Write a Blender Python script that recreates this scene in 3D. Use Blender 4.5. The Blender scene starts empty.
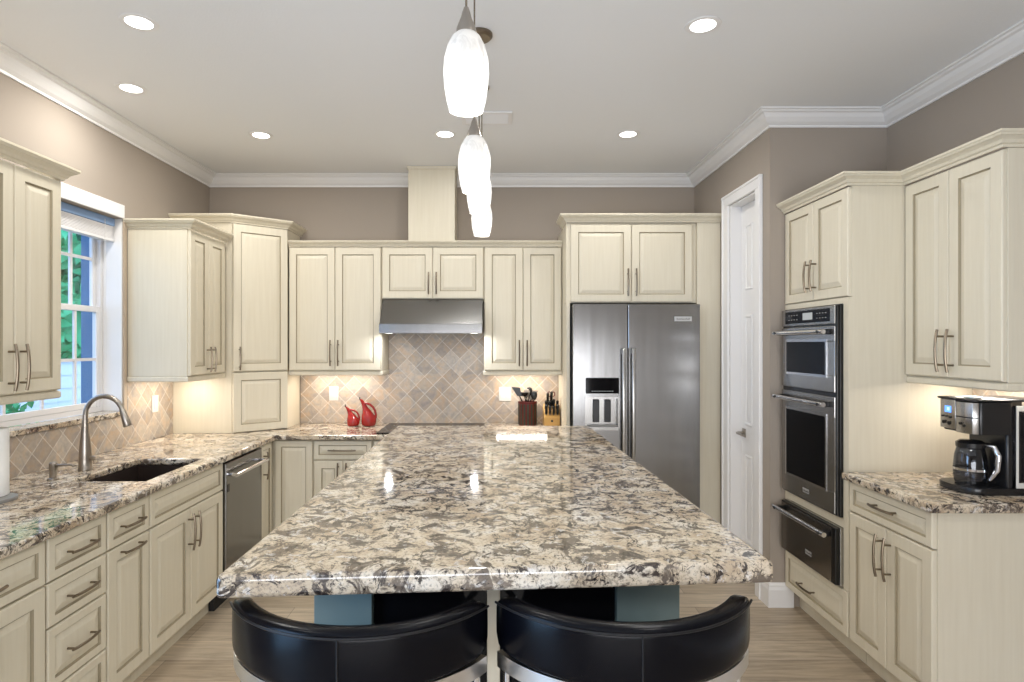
import bpy, bmesh, math, random
from mathutils import Vector, Matrix
random.seed(7)
PI = math.pi
S = bpy.context.scene
C = S.collection

# ------------------------------------------------------------------ camera, world, view
F = 600.0                                    # focal length in pixels of a 1024 wide frame
cd = bpy.data.cameras.new('camera')
cd.sensor_width = 36.0
cd.lens = F / 1024 * 36.0
cd.shift_x = (512 - 495) / 1024
cd.shift_y = (344 - 341) / 1024
cd.clip_start = 0.05
cam = bpy.data.objects.new('camera', cd)
cam.location = (0, 0, 1.58)
cam.rotation_euler = (PI / 2, 0, 0)
C.objects.link(cam)
S.camera = cam
S.view_settings.view_transform = 'Standard'
S.view_settings.look = 'None'
S.view_settings.exposure = 0.46
S.view_settings.gamma = 1.0
S.view_settings.use_curve_mapping = False

W = bpy.data.worlds.new('dusk_sky')
S.world = W
W.use_nodes = True
bg = W.node_tree.nodes['Background']
bg.inputs[0].default_value = (0.46, 0.64, 0.95, 1)
bg.inputs[1].default_value = 2.2

def lamp(name, kind, loc, energy, color=(1, 1, 1), size=None, size_y=None, rot=(0, 0, 0), parent=None, spread=None, radius=None, spot=None):
    l = bpy.data.lights.new(name, kind)
    l.energy = energy
    l.color = color
    if kind == 'AREA':
        l.shape = 'RECTANGLE' if size_y else 'DISK'
        l.size = size
        if size_y: l.size_y = size_y
        if spread: l.spread = spread
    else:
        if radius: l.shadow_soft_size = radius
        if spot: l.spot_size = spot; l.spot_blend = 0.6
    o = bpy.data.objects.new(name, l)
    o.location = loc
    o.rotation_euler = rot
    if parent: o.parent = parent
    C.objects.link(o)
    return o

WARM = (1.0, 0.91, 0.80)
NEUT = (1.0, 0.98, 0.94)
DAY = (0.72, 0.84, 1.0)
CAN_W = 5.6
PEND_W = 2.2
UNDER_W = 2.3
# daylight at the left glazed door, then an added fill lamp behind the camera
lamp('glass_door_daylight', 'AREA', (-2.40, -0.25, 1.14), 42, (0.36, 0.62, 1.0), 2.1, 1.25, (0, -PI / 2, 0))
lamp('rear_fill_light', 'AREA', (0.1, -3.37, 1.45), 175, (0.93, 0.955, 1.0), 3.4, 2.3, (PI / 2 + 0.28, 0, 0))  # unseen fill added at the rear wall, tilted up to brighten the ceiling

# ------------------------------------------------------------------ materials
M = {}
def srgb(r, g, b):
    f = lambda c: (c / 255 / 12.92) if c / 255 <= 0.04045 else ((c / 255 + 0.055) / 1.055) ** 2.4
    return (f(r), f(g), f(b), 1)

def mat(name, col, rough=0.5, metal=0.0, spec=0.5, coat=0.0):
    m = bpy.data.materials.new(name); m.use_nodes = True
    b = m.node_tree.nodes['Principled BSDF']
    b.inputs['Base Color'].default_value = col
    b.inputs['Roughness'].default_value = rough
    b.inputs['Metallic'].default_value = metal
    b.inputs['Specular IOR Level'].default_value = spec
    b.inputs['Coat Weight'].default_value = coat
    M[name] = m
    return m

class NT:
    def __init__(s, m):
        s.t = m.node_tree; s.b = s.t.nodes['Principled BSDF']
    def n(s, typ, **kw):
        x = s.t.nodes.new(typ)
        for k, v in kw.items():
            if k.startswith('i_'): x.inputs[k[2:].replace('_', ' ')].default_value = v
            else: setattr(x, k, v)
        return x
    def l(s, a, b): s.t.links.new(a, b)
    def coords(s, scale=(1, 1, 1), rot=(0, 0, 0)):
        tc = s.n('ShaderNodeTexCoord'); mp = s.n('ShaderNodeMapping')
        mp.inputs['Scale'].default_value = scale; mp.inputs['Rotation'].default_value = rot
        s.l(tc.outputs['Object'], mp.inputs['Vector'])
        return mp.outputs[0]
    def noise(s, vec, scale, detail=4, rough=0.5, dist=0.0):
        x = s.n('ShaderNodeTexNoise', i_Scale=scale, i_Detail=detail, i_Roughness=rough, i_Distortion=dist)
        s.l(vec, x.inputs['Vector'])
        return x
    def ramp(s, fac, stops):
        r = s.n('ShaderNodeValToRGB')
        e = r.color_ramp.elements
        while len(e) > 2: e.remove(e[-1])
        for i, (p, c) in enumerate(stops):
            if i < 2: e[i].position = p; e[i].color = c
            else:
                q = e.new(p); q.color = c
        s.l(fac, r.inputs[0])
        return r.outputs[0]
    def mix(s, fac, a, b, mode='MIX'):
        x = s.n('ShaderNodeMix', data_type='RGBA', blend_type=mode)
        for v, k in ((fac, 0), (a, 6), (b, 7)):
            if hasattr(v, 'links'): s.l(v, x.inputs[k])
            else: x.inputs[k].default_value = v
        return x.outputs[2]
    def bump(s, h, strength, dist=0.01):
        b = s.n('ShaderNodeBump', i_Strength=strength, i_Distance=dist)
        s.l(h, b.inputs['Height']); s.l(b.outputs[0], s.b.inputs['Normal'])

BW = lambda v: (v, v, v, 1)

# cream glazed cabinet paint
m = mat('cream_paint', srgb(213, 206, 186), 0.42, 0, 0.4)
t = NT(m); v = t.coords((60, 60, 3))
nz = t.noise(v, 1.0, 3)
t.l(t.mix(nz.outputs[0], srgb(209, 199, 177), srgb(221, 213, 193)), t.b.inputs['Base Color'])
m = mat('brown_glaze', srgb(154, 142, 117), 0.5)
m = mat('wall_paint', srgb(163, 152, 140), 0.85, 0, 0.2)
t = NT(m); nz = t.noise(t.coords((1, 1, 1)), 160, 3); t.bump(nz.outputs[0], 0.12, 0.003)
m = mat('ceiling_paint', srgb(238, 238, 238), 0.9, 0, 0.2)
t = NT(m); nz = t.noise(t.coords(), 120, 4); t.bump(nz.outputs[0], 0.2, 0.004)
mat('white_trim', srgb(236, 234, 232), 0.4)
mat('white_vinyl', srgb(232, 230, 230), 0.35)
mat('white_plastic', srgb(214, 211, 204), 0.35)
mat('white_paper', srgb(244, 243, 240), 0.9, 0, 0.1)
mat('nickel', srgb(132, 120, 104), 0.32, 1.0)
mat('satin_steel', srgb(226, 223, 219), 0.3, 1.0)
mat('chrome', srgb(225, 225, 228), 0.08, 1.0)
mat('brushed_nickel', srgb(168, 160, 150), 0.3, 1.0)
mat('black_glass', (0.004, 0.004, 0.005, 1), 0.06, 0, 0.18)
mat('black_plastic', (0.010, 0.010, 0.011, 1), 0.25)
mat('black_matte', (0.008, 0.008, 0.009, 1), 0.6)
m = mat('black_leather', (0.002, 0.0022, 0.004, 1), 0.22, 0, 0.16)
t = NT(m); nz = t.noise(t.coords(), 260, 3); t.bump(nz.outputs[0], 0.08, 0.002)
mat('seam_thread', (0.004, 0.004, 0.005, 1), 0.4)
mat('grey_green_paint', srgb(112, 130, 128), 0.35)
mat('grey_plastic', srgb(140, 138, 135), 0.4)
mat('steel_dark', srgb(60, 60, 60), 0.35, 1.0)
mat('sink_composite', srgb(44, 34, 30), 0.45)
m = mat('red_glaze', srgb(152, 28, 22), 0.15, 0, 0.5, 0.4)
mat('maple', srgb(205, 160, 90), 0.45)
mat('red_wood', srgb(96, 20, 14), 0.35)
mat('green_black', srgb(52, 58, 46), 0.35)
mat('silicone_grey', srgb(120, 112, 104), 0.5)
mat('badge_silver', srgb(205, 205, 205), 0.3, 0.6)
mat('badge_ink', (0.02, 0.02, 0.02, 1), 0.5)
mat('bark', srgb(80, 64, 50), 0.9)
mat('lawn', srgb(60, 110, 60), 0.95)
mat('sky_lit_blue', srgb(72, 112, 150), 0.6)  # blue sky light on the outer window reveal, put into its colour
mat('siding', srgb(228, 234, 240), 0.7)
mat('headrail_blue', srgb(140, 170, 212), 0.4)  # light blue colour of the blind's headrail
mat('tan_caulk', srgb(186, 168, 148), 0.6)

def steel(name, c1, c2, rough, vert=True):
    m = mat(name, srgb(*c1), rough, 1.0)
    t = NT(m); v = t.coords((4, 4, 300) if not vert else (300, 300, 4))
    nz = t.noise(v, 1.0, 3)
    t.l(t.mix(nz.outputs[0], srgb(*c1), srgb(*c2)), t.b.inputs['Base Color'])
    r = t.n('ShaderNodeMapRange'); r.inputs[3].default_value = rough - 0.04; r.inputs[4].default_value = rough + 0.06
    t.b.inputs['Roughness'].default_value = rough
    wv = t.noise(t.coords((7, 7, .5)), 1.0, 2); t.bump(wv.outputs[0], 0.10, 0.02)
    t.b.inputs['Anisotropic'].default_value = 0.4
    return m
steel('stainless', (140, 139, 138), (147, 146, 145), 0.22, False)
steel('stainless_soft', (165, 163, 160), (176, 174, 171), 0.27, False)

steel('dark_stainless', (128, 123, 117), (136, 131, 125), 0.24, False)
# leaves
m = mat('leaves', srgb(40, 150, 80), 0.6)
t = NT(m); nz = t.noise(t.coords(), 3.0, 3)
t.l(t.mix(nz.outputs[0], srgb(24, 140, 84), srgb(120, 240, 170)), t.b.inputs['Base Color'])

def granite(name):
    m = mat(name, (0.6, 0.55, 0.5, 1), 0.07, 0, 0.8)
    t = NT(m)
    v = t.coords((1, 1, 1))
    warp = t.noise(v, 5.0, 3)
    add = t.n('ShaderNodeVectorMath', operation='MULTIPLY_ADD')
    add.inputs[1].default_value = (0.09, 0.05, 0.06)
    t.l(warp.outputs['Color'], add.inputs[0]); t.l(v, add.inputs[2])
    w = add.outputs[0]
    stretch = t.n('ShaderNodeMapping'); stretch.inputs['Scale'].default_value = (1.0, 0.9, 1.0)
    t.l(w, stretch.inputs['Vector']); sv = stretch.outputs[0]
    base = t.noise(sv, 8.0, 5, 0.6)
    col = t.ramp(base.outputs[0], [(0.36, srgb(184, 164, 138)), (0.64, srgb(226, 217, 202)), (0.5, srgb(210, 194, 170))])
    patch = t.noise(sv, 15.0, 8, 0.72, 0.9)
    pm = t.ramp(patch.outputs[0], [(0.518, BW(0)), (0.565, BW(0.95))])
    col = t.mix(pm, col, srgb(98, 86, 75))
    wh = t.noise(sv, 30.0, 6, 0.65, 0.5)
    wm = t.ramp(wh.outputs[0], [(0.57, BW(0)), (0.64, BW(0.6))])
    col = t.mix(wm, col, srgb(228, 226, 224))
    dk = t.noise(sv, 23.0, 9, 0.74, 0.9)
    dm = t.ramp(dk.outputs[0], [(0.54, BW(0)), (0.57, BW(1))])
    col = t.mix(dm, col, srgb(54, 46, 43))
    bk = t.noise(sv, 34.0, 7, 0.7, 0.6)
    bm = t.ramp(bk.outputs[0], [(0.585, BW(0)), (0.61, BW(1))])
    col = t.mix(bm, col, srgb(30, 27, 28))
    sp = t.noise(v, 150.0, 3, 0.6)
    sm = t.ramp(sp.outputs[0], [(0.36, BW(0.6)), (0.5, BW(0))])
    col = t.mix(sm, col, srgb(104, 94, 86))
    t.l(col, t.b.inputs['Base Color'])
    return m
granite('granite')

def tile(name, axis):
    m = mat(name, (0.6, 0.5, 0.4, 1), 0.45)
    t = NT(m)
    tc = t.n('ShaderNodeTexCoord'); sp = t.n('ShaderNodeSeparateXYZ'); cb = t.n('ShaderNodeCombineXYZ')
    t.l(tc.outputs['Object'], sp.inputs[0])
    t.l(sp.outputs[axis], cb.inputs[0]); t.l(sp.outputs[2], cb.inputs[1])
    mp = t.n('ShaderNodeMapping'); mp.inputs['Rotation'].default_value = (0, 0, PI / 4)
    t.l(cb.outputs[0], mp.inputs['Vector'])
    br = t.n('ShaderNodeTexBrick', offset=0.0, squash=1.0)
    br.inputs['Scale'].default_value = 1.0
    br.inputs['Brick Width'].default_value = 0.103
    br.inputs['Row Height'].default_value = 0.103
    br.inputs['Mortar Size'].default_value = 0.0028
    br.inputs['Mortar Smooth'].default_value = 0.3
    br.inputs['Bias'].default_value = 0.0
    br.inputs['Color1'].default_value = srgb(196, 184, 168)
    br.inputs['Color2'].default_value = srgb(154, 138, 122)
    br.inputs['Mortar'].default_value = srgb(222, 215, 203)
    t.l(mp.outputs[0], br.inputs['Vector'])
    nz = t.noise(tc.outputs['Object'], 28.0, 6, 0.65, 0.8)
    f = t.ramp(nz.outputs[0], [(0.35, BW(0.70)), (0.68, BW(1.16))])
    col = t.mix(0.75, br.outputs['Color'], f, 'MULTIPLY')
    hue = t.noise(tc.outputs['Object'], 9.0, 5, 0.6, 1.5)
    tint = t.ramp(hue.outputs[0], [(0.36, srgb(150, 148, 152)), (0.66, srgb(214, 176, 136)), (0.5, srgb(190, 176, 160))])
    col = t.mix(0.38, col, tint)
    t.l(col, t.b.inputs['Base Color'])
    inv = t.n('ShaderNodeMath', operation='SUBTRACT'); inv.inputs[0].default_value = 1.0
    t.l(br.outputs['Fac'], inv.inputs[1])
    t.bump(inv.outputs[0], 0.4, 0.003)
    return m
tile('tile_back', 0)
tile('tile_side', 1)

m = mat('floor_planks', (0.5, 0.4, 0.3, 1), 0.38)
t = NT(m); v = t.coords()
br = t.n('ShaderNodeTexBrick', offset=0.37)
for k, q in (('Scale', 1.0), ('Brick Width', 1.2), ('Row Height', 0.2), ('Mortar Size', 0.0022), ('Color1', srgb(196, 180, 158)), ('Color2', srgb(170, 153, 131)), ('Mortar', srgb(140, 128, 114))):
    br.inputs[k].default_value = q
t.l(v, br.inputs['Vector'])
gv = t.coords((1.6, 22, 1)); nz = t.noise(gv, 1.6, 6, 0.65, 0.7)
gr = t.ramp(nz.outputs[0], [(0.32, BW(0.60)), (0.64, BW(1.22))])
t.l(t.mix(0.8, br.outputs['Color'], gr, 'MULTIPLY'), t.b.inputs['Base Color'])

def emit(name, col, strength):
    m = bpy.data.materials.new(name); m.use_nodes = True
    nt = m.node_tree; nt.nodes.clear()
    e = nt.nodes.new('ShaderNodeEmission'); o = nt.nodes.new('ShaderNodeOutputMaterial')
    e.inputs[0].default_value = col; e.inputs[1].default_value = strength
    nt.links.new(e.outputs[0], o.inputs[0]); M[name] = m
emit('lamp_glow', (1, 0.97, 0.92, 1), 6.0)
emit('strip_glow', (1, 0.88, 0.7, 1), 1.2)
emit('lcd_blue', (0.12, 0.32, 1, 1), 1.6)
emit('lcd_white', (0.55, 0.7, 1, 1), 1.2)
emit('lcd_grey', (0.6, 0.62, 0.62, 1), 0.55)
# lit alabaster glass of the pendants
m = mat('alabaster_glass', srgb(176, 172, 166), 0.3)
t = NT(m); nz = t.noise(t.coords((1, 1, 0.6)), 34, 6, 0.6, 0.8)
ec = t.ramp(nz.outputs[0], [(0.38, (0.56, 0.55, 0.53, 1)), (0.56, (1, 0.985, 0.95, 1))])
t.l(ec, t.b.inputs['Emission Color'])
sx = t.n('ShaderNodeSeparateXYZ'); tcx = t.n('ShaderNodeTexCoord'); t.l(tcx.outputs['Object'], sx.inputs[0])
mr = t.n('ShaderNodeMapRange')     # the bulb sits low in the shade, so the glass is brightest near its lower half
for i, q in ((1, 0.05), (2, 0.190), (3, 0.95), (4, 0.24)): mr.inputs[i].default_value = q
t.l(sx.outputs[2], mr.inputs[0]); t.l(mr.outputs[0], t.b.inputs['Emission Strength'])

def glass(name, tint, gloss):
    m = bpy.data.materials.new(name); m.use_nodes = True
    nt = m.node_tree; nt.nodes.clear()
    o = nt.nodes.new('ShaderNodeOutputMaterial'); mx = nt.nodes.new('ShaderNodeMixShader')
    a = nt.nodes.new('ShaderNodeBsdfTransparent'); b = nt.nodes.new('ShaderNodeBsdfGlossy')
    lw = nt.nodes.new('ShaderNodeLayerWeight'); lw.inputs[0].default_value = 0.5
    pw = nt.nodes.new('ShaderNodeMath'); pw.operation = 'POWER'; pw.inputs[1].default_value = 5.0
    fr = nt.nodes.new('ShaderNodeMath'); fr.operation = 'MULTIPLY_ADD'; fr.inputs[1].default_value = 0.6; fr.inputs[2].default_value = (gloss - 1) / 10
    nt.links.new(lw.outputs['Facing'], pw.inputs[0]); nt.links.new(pw.outputs[0], fr.inputs[0])
    a.inputs[0].default_value = tint; b.inputs['Roughness'].default_value = 0.02
    nt.links.new(fr.outputs[0], mx.inputs[0]); nt.links.new(a.outputs[0], mx.inputs[1]); nt.links.new(b.outputs[0], mx.inputs[2])
    nt.links.new(mx.outputs[0], o.inputs[0]); M[name] = m
glass('pane_glass', (0.94, 0.97, 1, 1), 1.45)
glass('carafe_glass', (0.55, 0.57, 0.62, 1), 1.6)
glass('tank_glass', (0.80, 0.80, 0.86, 1), 1.5)

# ------------------------------------------------------------------ mesh helpers
class MB:
    def __init__(s): s.b = bmesh.new(); s.mi = 0
    def face(s, vs):
        try:
            f = s.b.faces.new(vs); f.material_index = s.mi; return f
        except ValueError: return None
    def box(s, x0, x1, y0, y1, z0, z1, bev=0.0, seg=2):
        v = [s.b.verts.new(p) for p in ((x0, y0, z0), (x1, y0, z0), (x1, y1, z0), (x0, y1, z0), (x0, y0, z1), (x1, y0, z1), (x1, y1, z1), (x0, y1, z1))]
        fs = [s.face([v[i] for i in q]) for q in ((0, 3, 2, 1), (4, 5, 6, 7), (0, 1, 5, 4), (1, 2, 6, 5), (2, 3, 7, 6), (3, 0, 4, 7))]
        if bev > 0:
            es = list({e for f in fs for e in f.edges})
            r = bmesh.ops.bevel(s.b, geom=es, offset=bev, segments=seg, affect='EDGES', profile=0.5, material=-1)
        return s
    def prism(s, poly, a0, a1, axis='y', bev=0.0, seg=2):
        """extrude a 2-D polygon: axis y -> (x,z) plane, z -> (x,y) plane, x -> (y,z) plane"""
        def P(p, a):
            return {'y': (p[0], a, p[1]), 'z': (p[0], p[1], a), 'x': (a, p[0], p[1])}[axis]
        A = [s.b.verts.new(P(p, a0)) for p in poly]; B = [s.b.verts.new(P(p, a1)) for p in poly]
        fs = [s.face(A[::-1]), s.face(B)]
        n = len(poly)
        for i in range(n): fs.append(s.face([A[i], A[(i + 1) % n], B[(i + 1) % n], B[i]]))
        if bev > 0:
            bmesh.ops.bevel(s.b, geom=list({e for f in fs if f for e in f.edges}), offset=bev, segments=seg, affect='EDGES', profile=0.5, material=-1)
        return s
    def lathe(s, prof, c=(0, 0, 0), seg=32, sx=1, sy=1):
        rings = []
        for r, z in prof:
            if r < 1e-6: rings.append([s.b.verts.new((c[0], c[1], c[2] + z))])
            else: rings.append([s.b.verts.new((c[0] + sx * r * math.cos(2 * PI * k / seg), c[1] + sy * r * math.sin(2 * PI * k / seg), c[2] + z)) for k in range(seg)])
        for a, b in zip(rings, rings[1:]):
            for k in range(seg):
                j = (k + 1) % seg
                if len(a) == 1 and len(b) == 1: continue
                if len(a) == 1: s.face([a[0], b[j], b[k]])
                elif len(b) == 1: s.face([a[k], a[j], b[0]])
                else: s.face([a[k], a[j], b[j], b[k]])
        return s
    def tube(s, pts, r, seg=12, cap=True, flat=None):
        pts = [Vector(p) for p in pts]
        rs = r if isinstance(r, (list, tuple)) else [r] * len(pts)
        up = None; rings = []
        for i, p in enumerate(pts):
            d = (pts[min(i + 1, len(pts) - 1)] - pts[max(i - 1, 0)]).normalized()
            if up is None:
                up = Vector((0, 0, 1)) if abs(d.z) < 0.9 else Vector((1, 0, 0))
            up = (up - d * up.dot(d)).normalized(); w = d.cross(up)
            fl = flat or 1.0
            rings.append([s.b.verts.new(p + (w * math.cos(2 * PI * k / seg) + up * fl * math.sin(2 * PI * k / seg)) * rs[i]) for k in range(seg)])
        for a, b in zip(rings, rings[1:]):
            for k in range(seg): s.face([a[k], a[(k + 1) % seg], b[(k + 1) % seg], b[k]])
        if cap: s.face(rings[0][::-1]); s.face(rings[-1])
        return s
    def sweep(s, path, prof, z=0.0, closed_prof=True):
        """profile (out, height) carried along a plan path; out is to the right of travel"""
        n = len(path); P = [Vector((p[0], p[1])) for p in path]; rings = []
        for i in range(n):
            ds = []
            if i > 0: ds.append((P[i] - P[i - 1]).normalized())
            if i < n - 1: ds.append((P[i + 1] - P[i]).normalized())
            ns = [Vector((d.y, -d.x)) for d in ds]
            if len(ns) == 2:
                mN = (ns[0] + ns[1]); mN = mN / (1 + ns[0].dot(ns[1]))
            else: mN = ns[0]
            rings.append([s.b.verts.new((P[i].x + mN.x * o, P[i].y + mN.y * o, z + h)) for o, h in prof])
        k = len(prof)
        for a, b in zip(rings, rings[1:]):
            for j in range(k if closed_prof else k - 1):
                q = (j + 1) % k
                s.face([a[j], b[j], b[q], a[q]])
        if closed_prof: s.face(rings[0]); s.face(rings[-1][::-1])
        return s
    def slab(s, xs, ys, inside, z0, z1, bev=0.0, seg=3):
        vt, vb = {}, {}
        def g(d, i, j, z):
            if (i, j) not in d: d[(i, j)] = s.b.verts.new((xs[i], ys[j], z))
            return d[(i, j)]
        cells = {(i, j) for i in range(len(xs) - 1) for j in range(len(ys) - 1) if inside((xs[i] + xs[i + 1]) / 2, (ys[j] + ys[j + 1]) / 2)}
        for i, j in cells:
            q = [(i, j), (i + 1, j), (i + 1, j + 1), (i, j + 1)]
            s.face([g(vt, a, b, z1) for a, b in q]); s.face([g(vb, a, b, z0) for a, b in q[::-1]])
            for (dx, dy), (a, b) in (((0, -1), (0, 1)), ((1, 0), (1, 2)), ((0, 1), (2, 3)), ((-1, 0), (3, 0))):
                if (i + dx, j + dy) not in cells:
                    p, r = q[a], q[b]
                    s.face([g(vb, *p, z0), g(vb, *r, z0), g(vt, *r, z1), g(vt, *p, z1)])
        if bev:
            s.b.normal_update()
            es = [e for e in s.b.edges if len(e.link_faces) == 2 and abs(e.link_faces[0].normal.dot(e.link_faces[1].normal)) < 0.5 and (abs(e.link_faces[0].normal.z) > .9 or abs(e.link_faces[1].normal.z) > .9)]
            bmesh.ops.bevel(s.b, geom=es, offset=bev, segments=seg, affect='EDGES', profile=0.5, material=-1)
        return s
    def panel(s, x0, x1, z0, z1, rings, y_back=0.02, mats=None):
        """raised-panel front in the x-z plane; rings of (inset, height) from the back"""
        prev = None
        first = None
        for i, (ins, h) in enumerate(rings):
            y = y_back - h
            r = [s.b.verts.new(p) for p in ((x0 + ins, y, z0 + ins), (x1 - ins, y, z0 + ins), (x1 - ins, y, z1 - ins), (x0 + ins, y, z1 - ins))]
            if prev:
                s.mi = mats.get(i, 0) if mats else 0
                for k in range(4): s.face([prev[k], prev[(k + 1) % 4], r[(k + 1) % 4], r[k]])
            else: first = r
            prev = r
        s.mi = 0
        s.face(prev); s.face(first[::-1])
        return s
    def build(s, name, mats, parent=None, smooth=False, loc=None, rot=None):
        bmesh.ops.remove_doubles(s.b, verts=s.b.verts, dist=1e-6)
        bmesh.ops.recalc_face_normals(s.b, faces=s.b.faces)
        me = bpy.data.meshes.new(name); s.b.to_mesh(me); s.b.free()
        for q in (mats if isinstance(mats, (list, tuple)) else [mats]): me.materials.append(M[q])
        if smooth:
            me.polygons.foreach_set('use_smooth', [True] * len(me.polygons))
            try: me.set_sharp_from_angle(angle=math.radians(38))
            except Exception: pass
        o = bpy.data.objects.new(name, me)
        if parent: o.parent = parent
        if loc: o.location = loc
        if rot: o.rotation_euler = rot
        C.objects.link(o)
        return o

def tag(o, label, cat, group=None):
    o['label'] = label; o['category'] = cat
    if group: o['group'] = group
    return o
def thing(name, label, cat, loc=(0, 0, 0), rz=0.0, group=None):
    o = bpy.data.objects.new(name, None); o.empty_display_size = 0.05
    o.location = loc; o.rotation_euler = (0, 0, rz); C.objects.link(o)
    return tag(o, label, cat, group)
def struct(o): o['kind'] = 'structure'; return o

def text(name, body, size, material, parent, loc, rot):
    cu = bpy.data.curves.new(name, 'FONT'); cu.body = body; cu.size = size; cu.align_x = 'CENTER'; cu.align_y = 'CENTER'; cu.extrude = 0.0004
    tmp = bpy.data.objects.new('tmp_text', cu); C.objects.link(tmp)
    dg = bpy.context.evaluated_depsgraph_get()
    me = bpy.data.meshes.new_from_object(tmp.evaluated_get(dg))
    bpy.data.objects.remove(tmp)
    me.materials.clear(); me.materials.append(M[material])
    o = bpy.data.objects.new(name, me); o.parent = parent; o.location = loc; o.rotation_euler = rot
    C.objects.link(o); return o

# ------------------------------------------------------------------ room shell
XL, XR, XD = -2.37, 2.36, 1.655
YB, YJ, YR = 4.98, 3.61, -3.4
ZC = 2.97
WY0, WY1, WZ0, WZ1 = 2.75, 3.82, 1.125, 2.376
DY0, DY1, DZ = 3.783, 4.225, 2.554

struct(MB().box(XL - .25, XR + .15, YR - .15, YB + .15, -0.12, 0).build('floor', 'floor_planks'))
struct(MB().box(XL - .25, XR + .15, YR - .15, YB + .15, ZC, ZC + .12).build('ceiling', 'ceiling_paint'))
b = MB()
b.box(XL - .25, XL, YR - .15, -.95, 0, ZC).box(XL - .25, XL, .45, WY0, 0, ZC).box(XL - .25, XL, -.95, .45, 2.25, ZC).box(XL - .25, XL, WY1, YB + .15, 0, ZC)
b.box(XL - .25, XL, WY0, WY1, 0, WZ0).box(XL - .25, XL, WY0, WY1, WZ1, ZC)
struct(b.build('wall_left', 'wall_paint'))
struct(MB().box(XL, XD + .12, YB, YB + .15, 0, ZC).build('wall_back', 'wall_paint'))
b = MB()
b.box(XD, XD + .12, YJ + .12, DY0, 0, ZC).box(XD, XD + .12, DY1, YB, 0, ZC).box(XD, XD + .12, DY0, DY1, DZ, ZC)
b.box(XD, XR + .15, YJ, YJ + .12, 0, ZC)
struct(b.build('wall_pantry', 'wall_paint'))
struct(MB().box(XR, XR + .15, YR - .15, YJ, 0, ZC).build('wall_right', 'wall_paint'))
struct(MB().box(XL, XR, YR - .15, YR, 0, ZC).build('wall_rear', 'wall_paint'))

CR = [(0, 0), (.010, 0), (.012, .012), (.020, .016), (.034, .024), (.056, .046), (.068, .066), (.082, .070), (.088, .078), (.100, .080), (.100, .0895), (0, .0895)]
struct(MB().sweep([(XL + .001, YR), (XL + .001, YB - .001), (-.681, YB - .001)], CR, 2.88).build('trim_1', 'white_trim'))
struct(MB().sweep([(-.311, YB - .001), (XD - .001, YB - .001), (XD - .001, YJ - .001), (XR - .001, YJ - .001), (XR - .001, YR)], CR, 2.88).build('trim_2', 'white_trim'))
BB = [(0, 0), (.016, 0), (.016, .105), (.012, .118), (.010, .122), (.010, .132), (.004, .146), (0, .146)]
struct(MB().sweep([(XD - .001, 3.704), (XD - .001, YJ - .001), (1.79, YJ - .001)], BB, 0).build('baseboard_pantry', 'white_trim'))
struct(MB().sweep([(XR - .001, 2.33), (XR - .001, YR)], BB, 0).build('baseboard_right', 'white_trim'))

# pantry door
door = struct(thing('door_1', 'white panelled pantry door beside the refrigerator', 'door', (XD, 0, 0)))
del door['category']
b = MB(); t_ = .082
CAS = [(0, 0), (.080, 0), (.080, .014), (.066, .020), (.030, .016), (.010, .012), (0, .010)]
def casing_side(y0, y1, z1):
    q = MB().box(-.018, -.001, y0, y1, 0, z1, .004); return q
q = MB().box(-.018, -.001, 3.7055, DY0, 0, DZ, .003).box(-.024, -.0012, 3.7045, 3.722, 0, DZ + .0755, .003)
q.build('casing', 'white_trim', door)
q = MB().box(-.018, -.001, DY1, 4.3245, 0, DZ, .003).box(-.024, -.0012, 4.305, 4.3255, 0, DZ + .0755, .003)
q.build('casing', 'white_trim', door)
q = MB().box(-.0185, -.0014, 3.7225, 4.3045, DZ + .0005, DZ + .075, .003).box(-.026, -.0016, 3.7035, 4.3265, DZ + .060, DZ + .0765, .003)
q.build('casing', 'white_trim', door)
q = MB().box(0.0, .119, DY1 - .012, DY1 - .0005, 0, DZ - .0005).box(0.0, .119, DY0 + .0005, DY0 + .012, 0, DZ - .0005).box(0, .119, DY0 + .012, DY1 - .012, DZ - .012, DZ - .0005)
q.build('jamb', 'white_trim', door)
q = MB(); x0 = .075
y0, y1 = DY0 + .013, DY1 - .013
q.box(x0, x0 + .035, y0, y1, .008, DZ - .014)
slabo = q.build('door_slab', 'white_trim', door)
for z0, z1 in ((.22, .82), (1.02, 1.78), (1.95, 2.40)):
    for a, c in ((y0 + .07, (y0 + y1) / 2 - .025), ((y0 + y1) / 2 + .025, y1 - .07)):
        p = MB().panel(-c, -a, z0, z1, [(0, 0), (0.006, .007), (.014, .007), (.020, .001), (.03, .002), (.05, .007), (.055, .007)], 0.0)
        p.build('raised_panel', 'white_trim', slabo, rot=(0, 0, -PI / 2), loc=(x0, 0, 0))
h = MB().box(x0 - .008, x0 - .0005, 4.135, 4.185, .935, .995, .003)
hd = h.build('lever_plate', 'brushed_nickel', slabo, True)
MB().tube([(x0 - .008, 4.16, .965), (x0 - .045, 4.16, .965), (x0 - .055, 4.15, .965), (x0 - .055, 4.055, .962)], [.010, .010, .009, .007], 10).build('lever', 'brushed_nickel', slabo, True)

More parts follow.
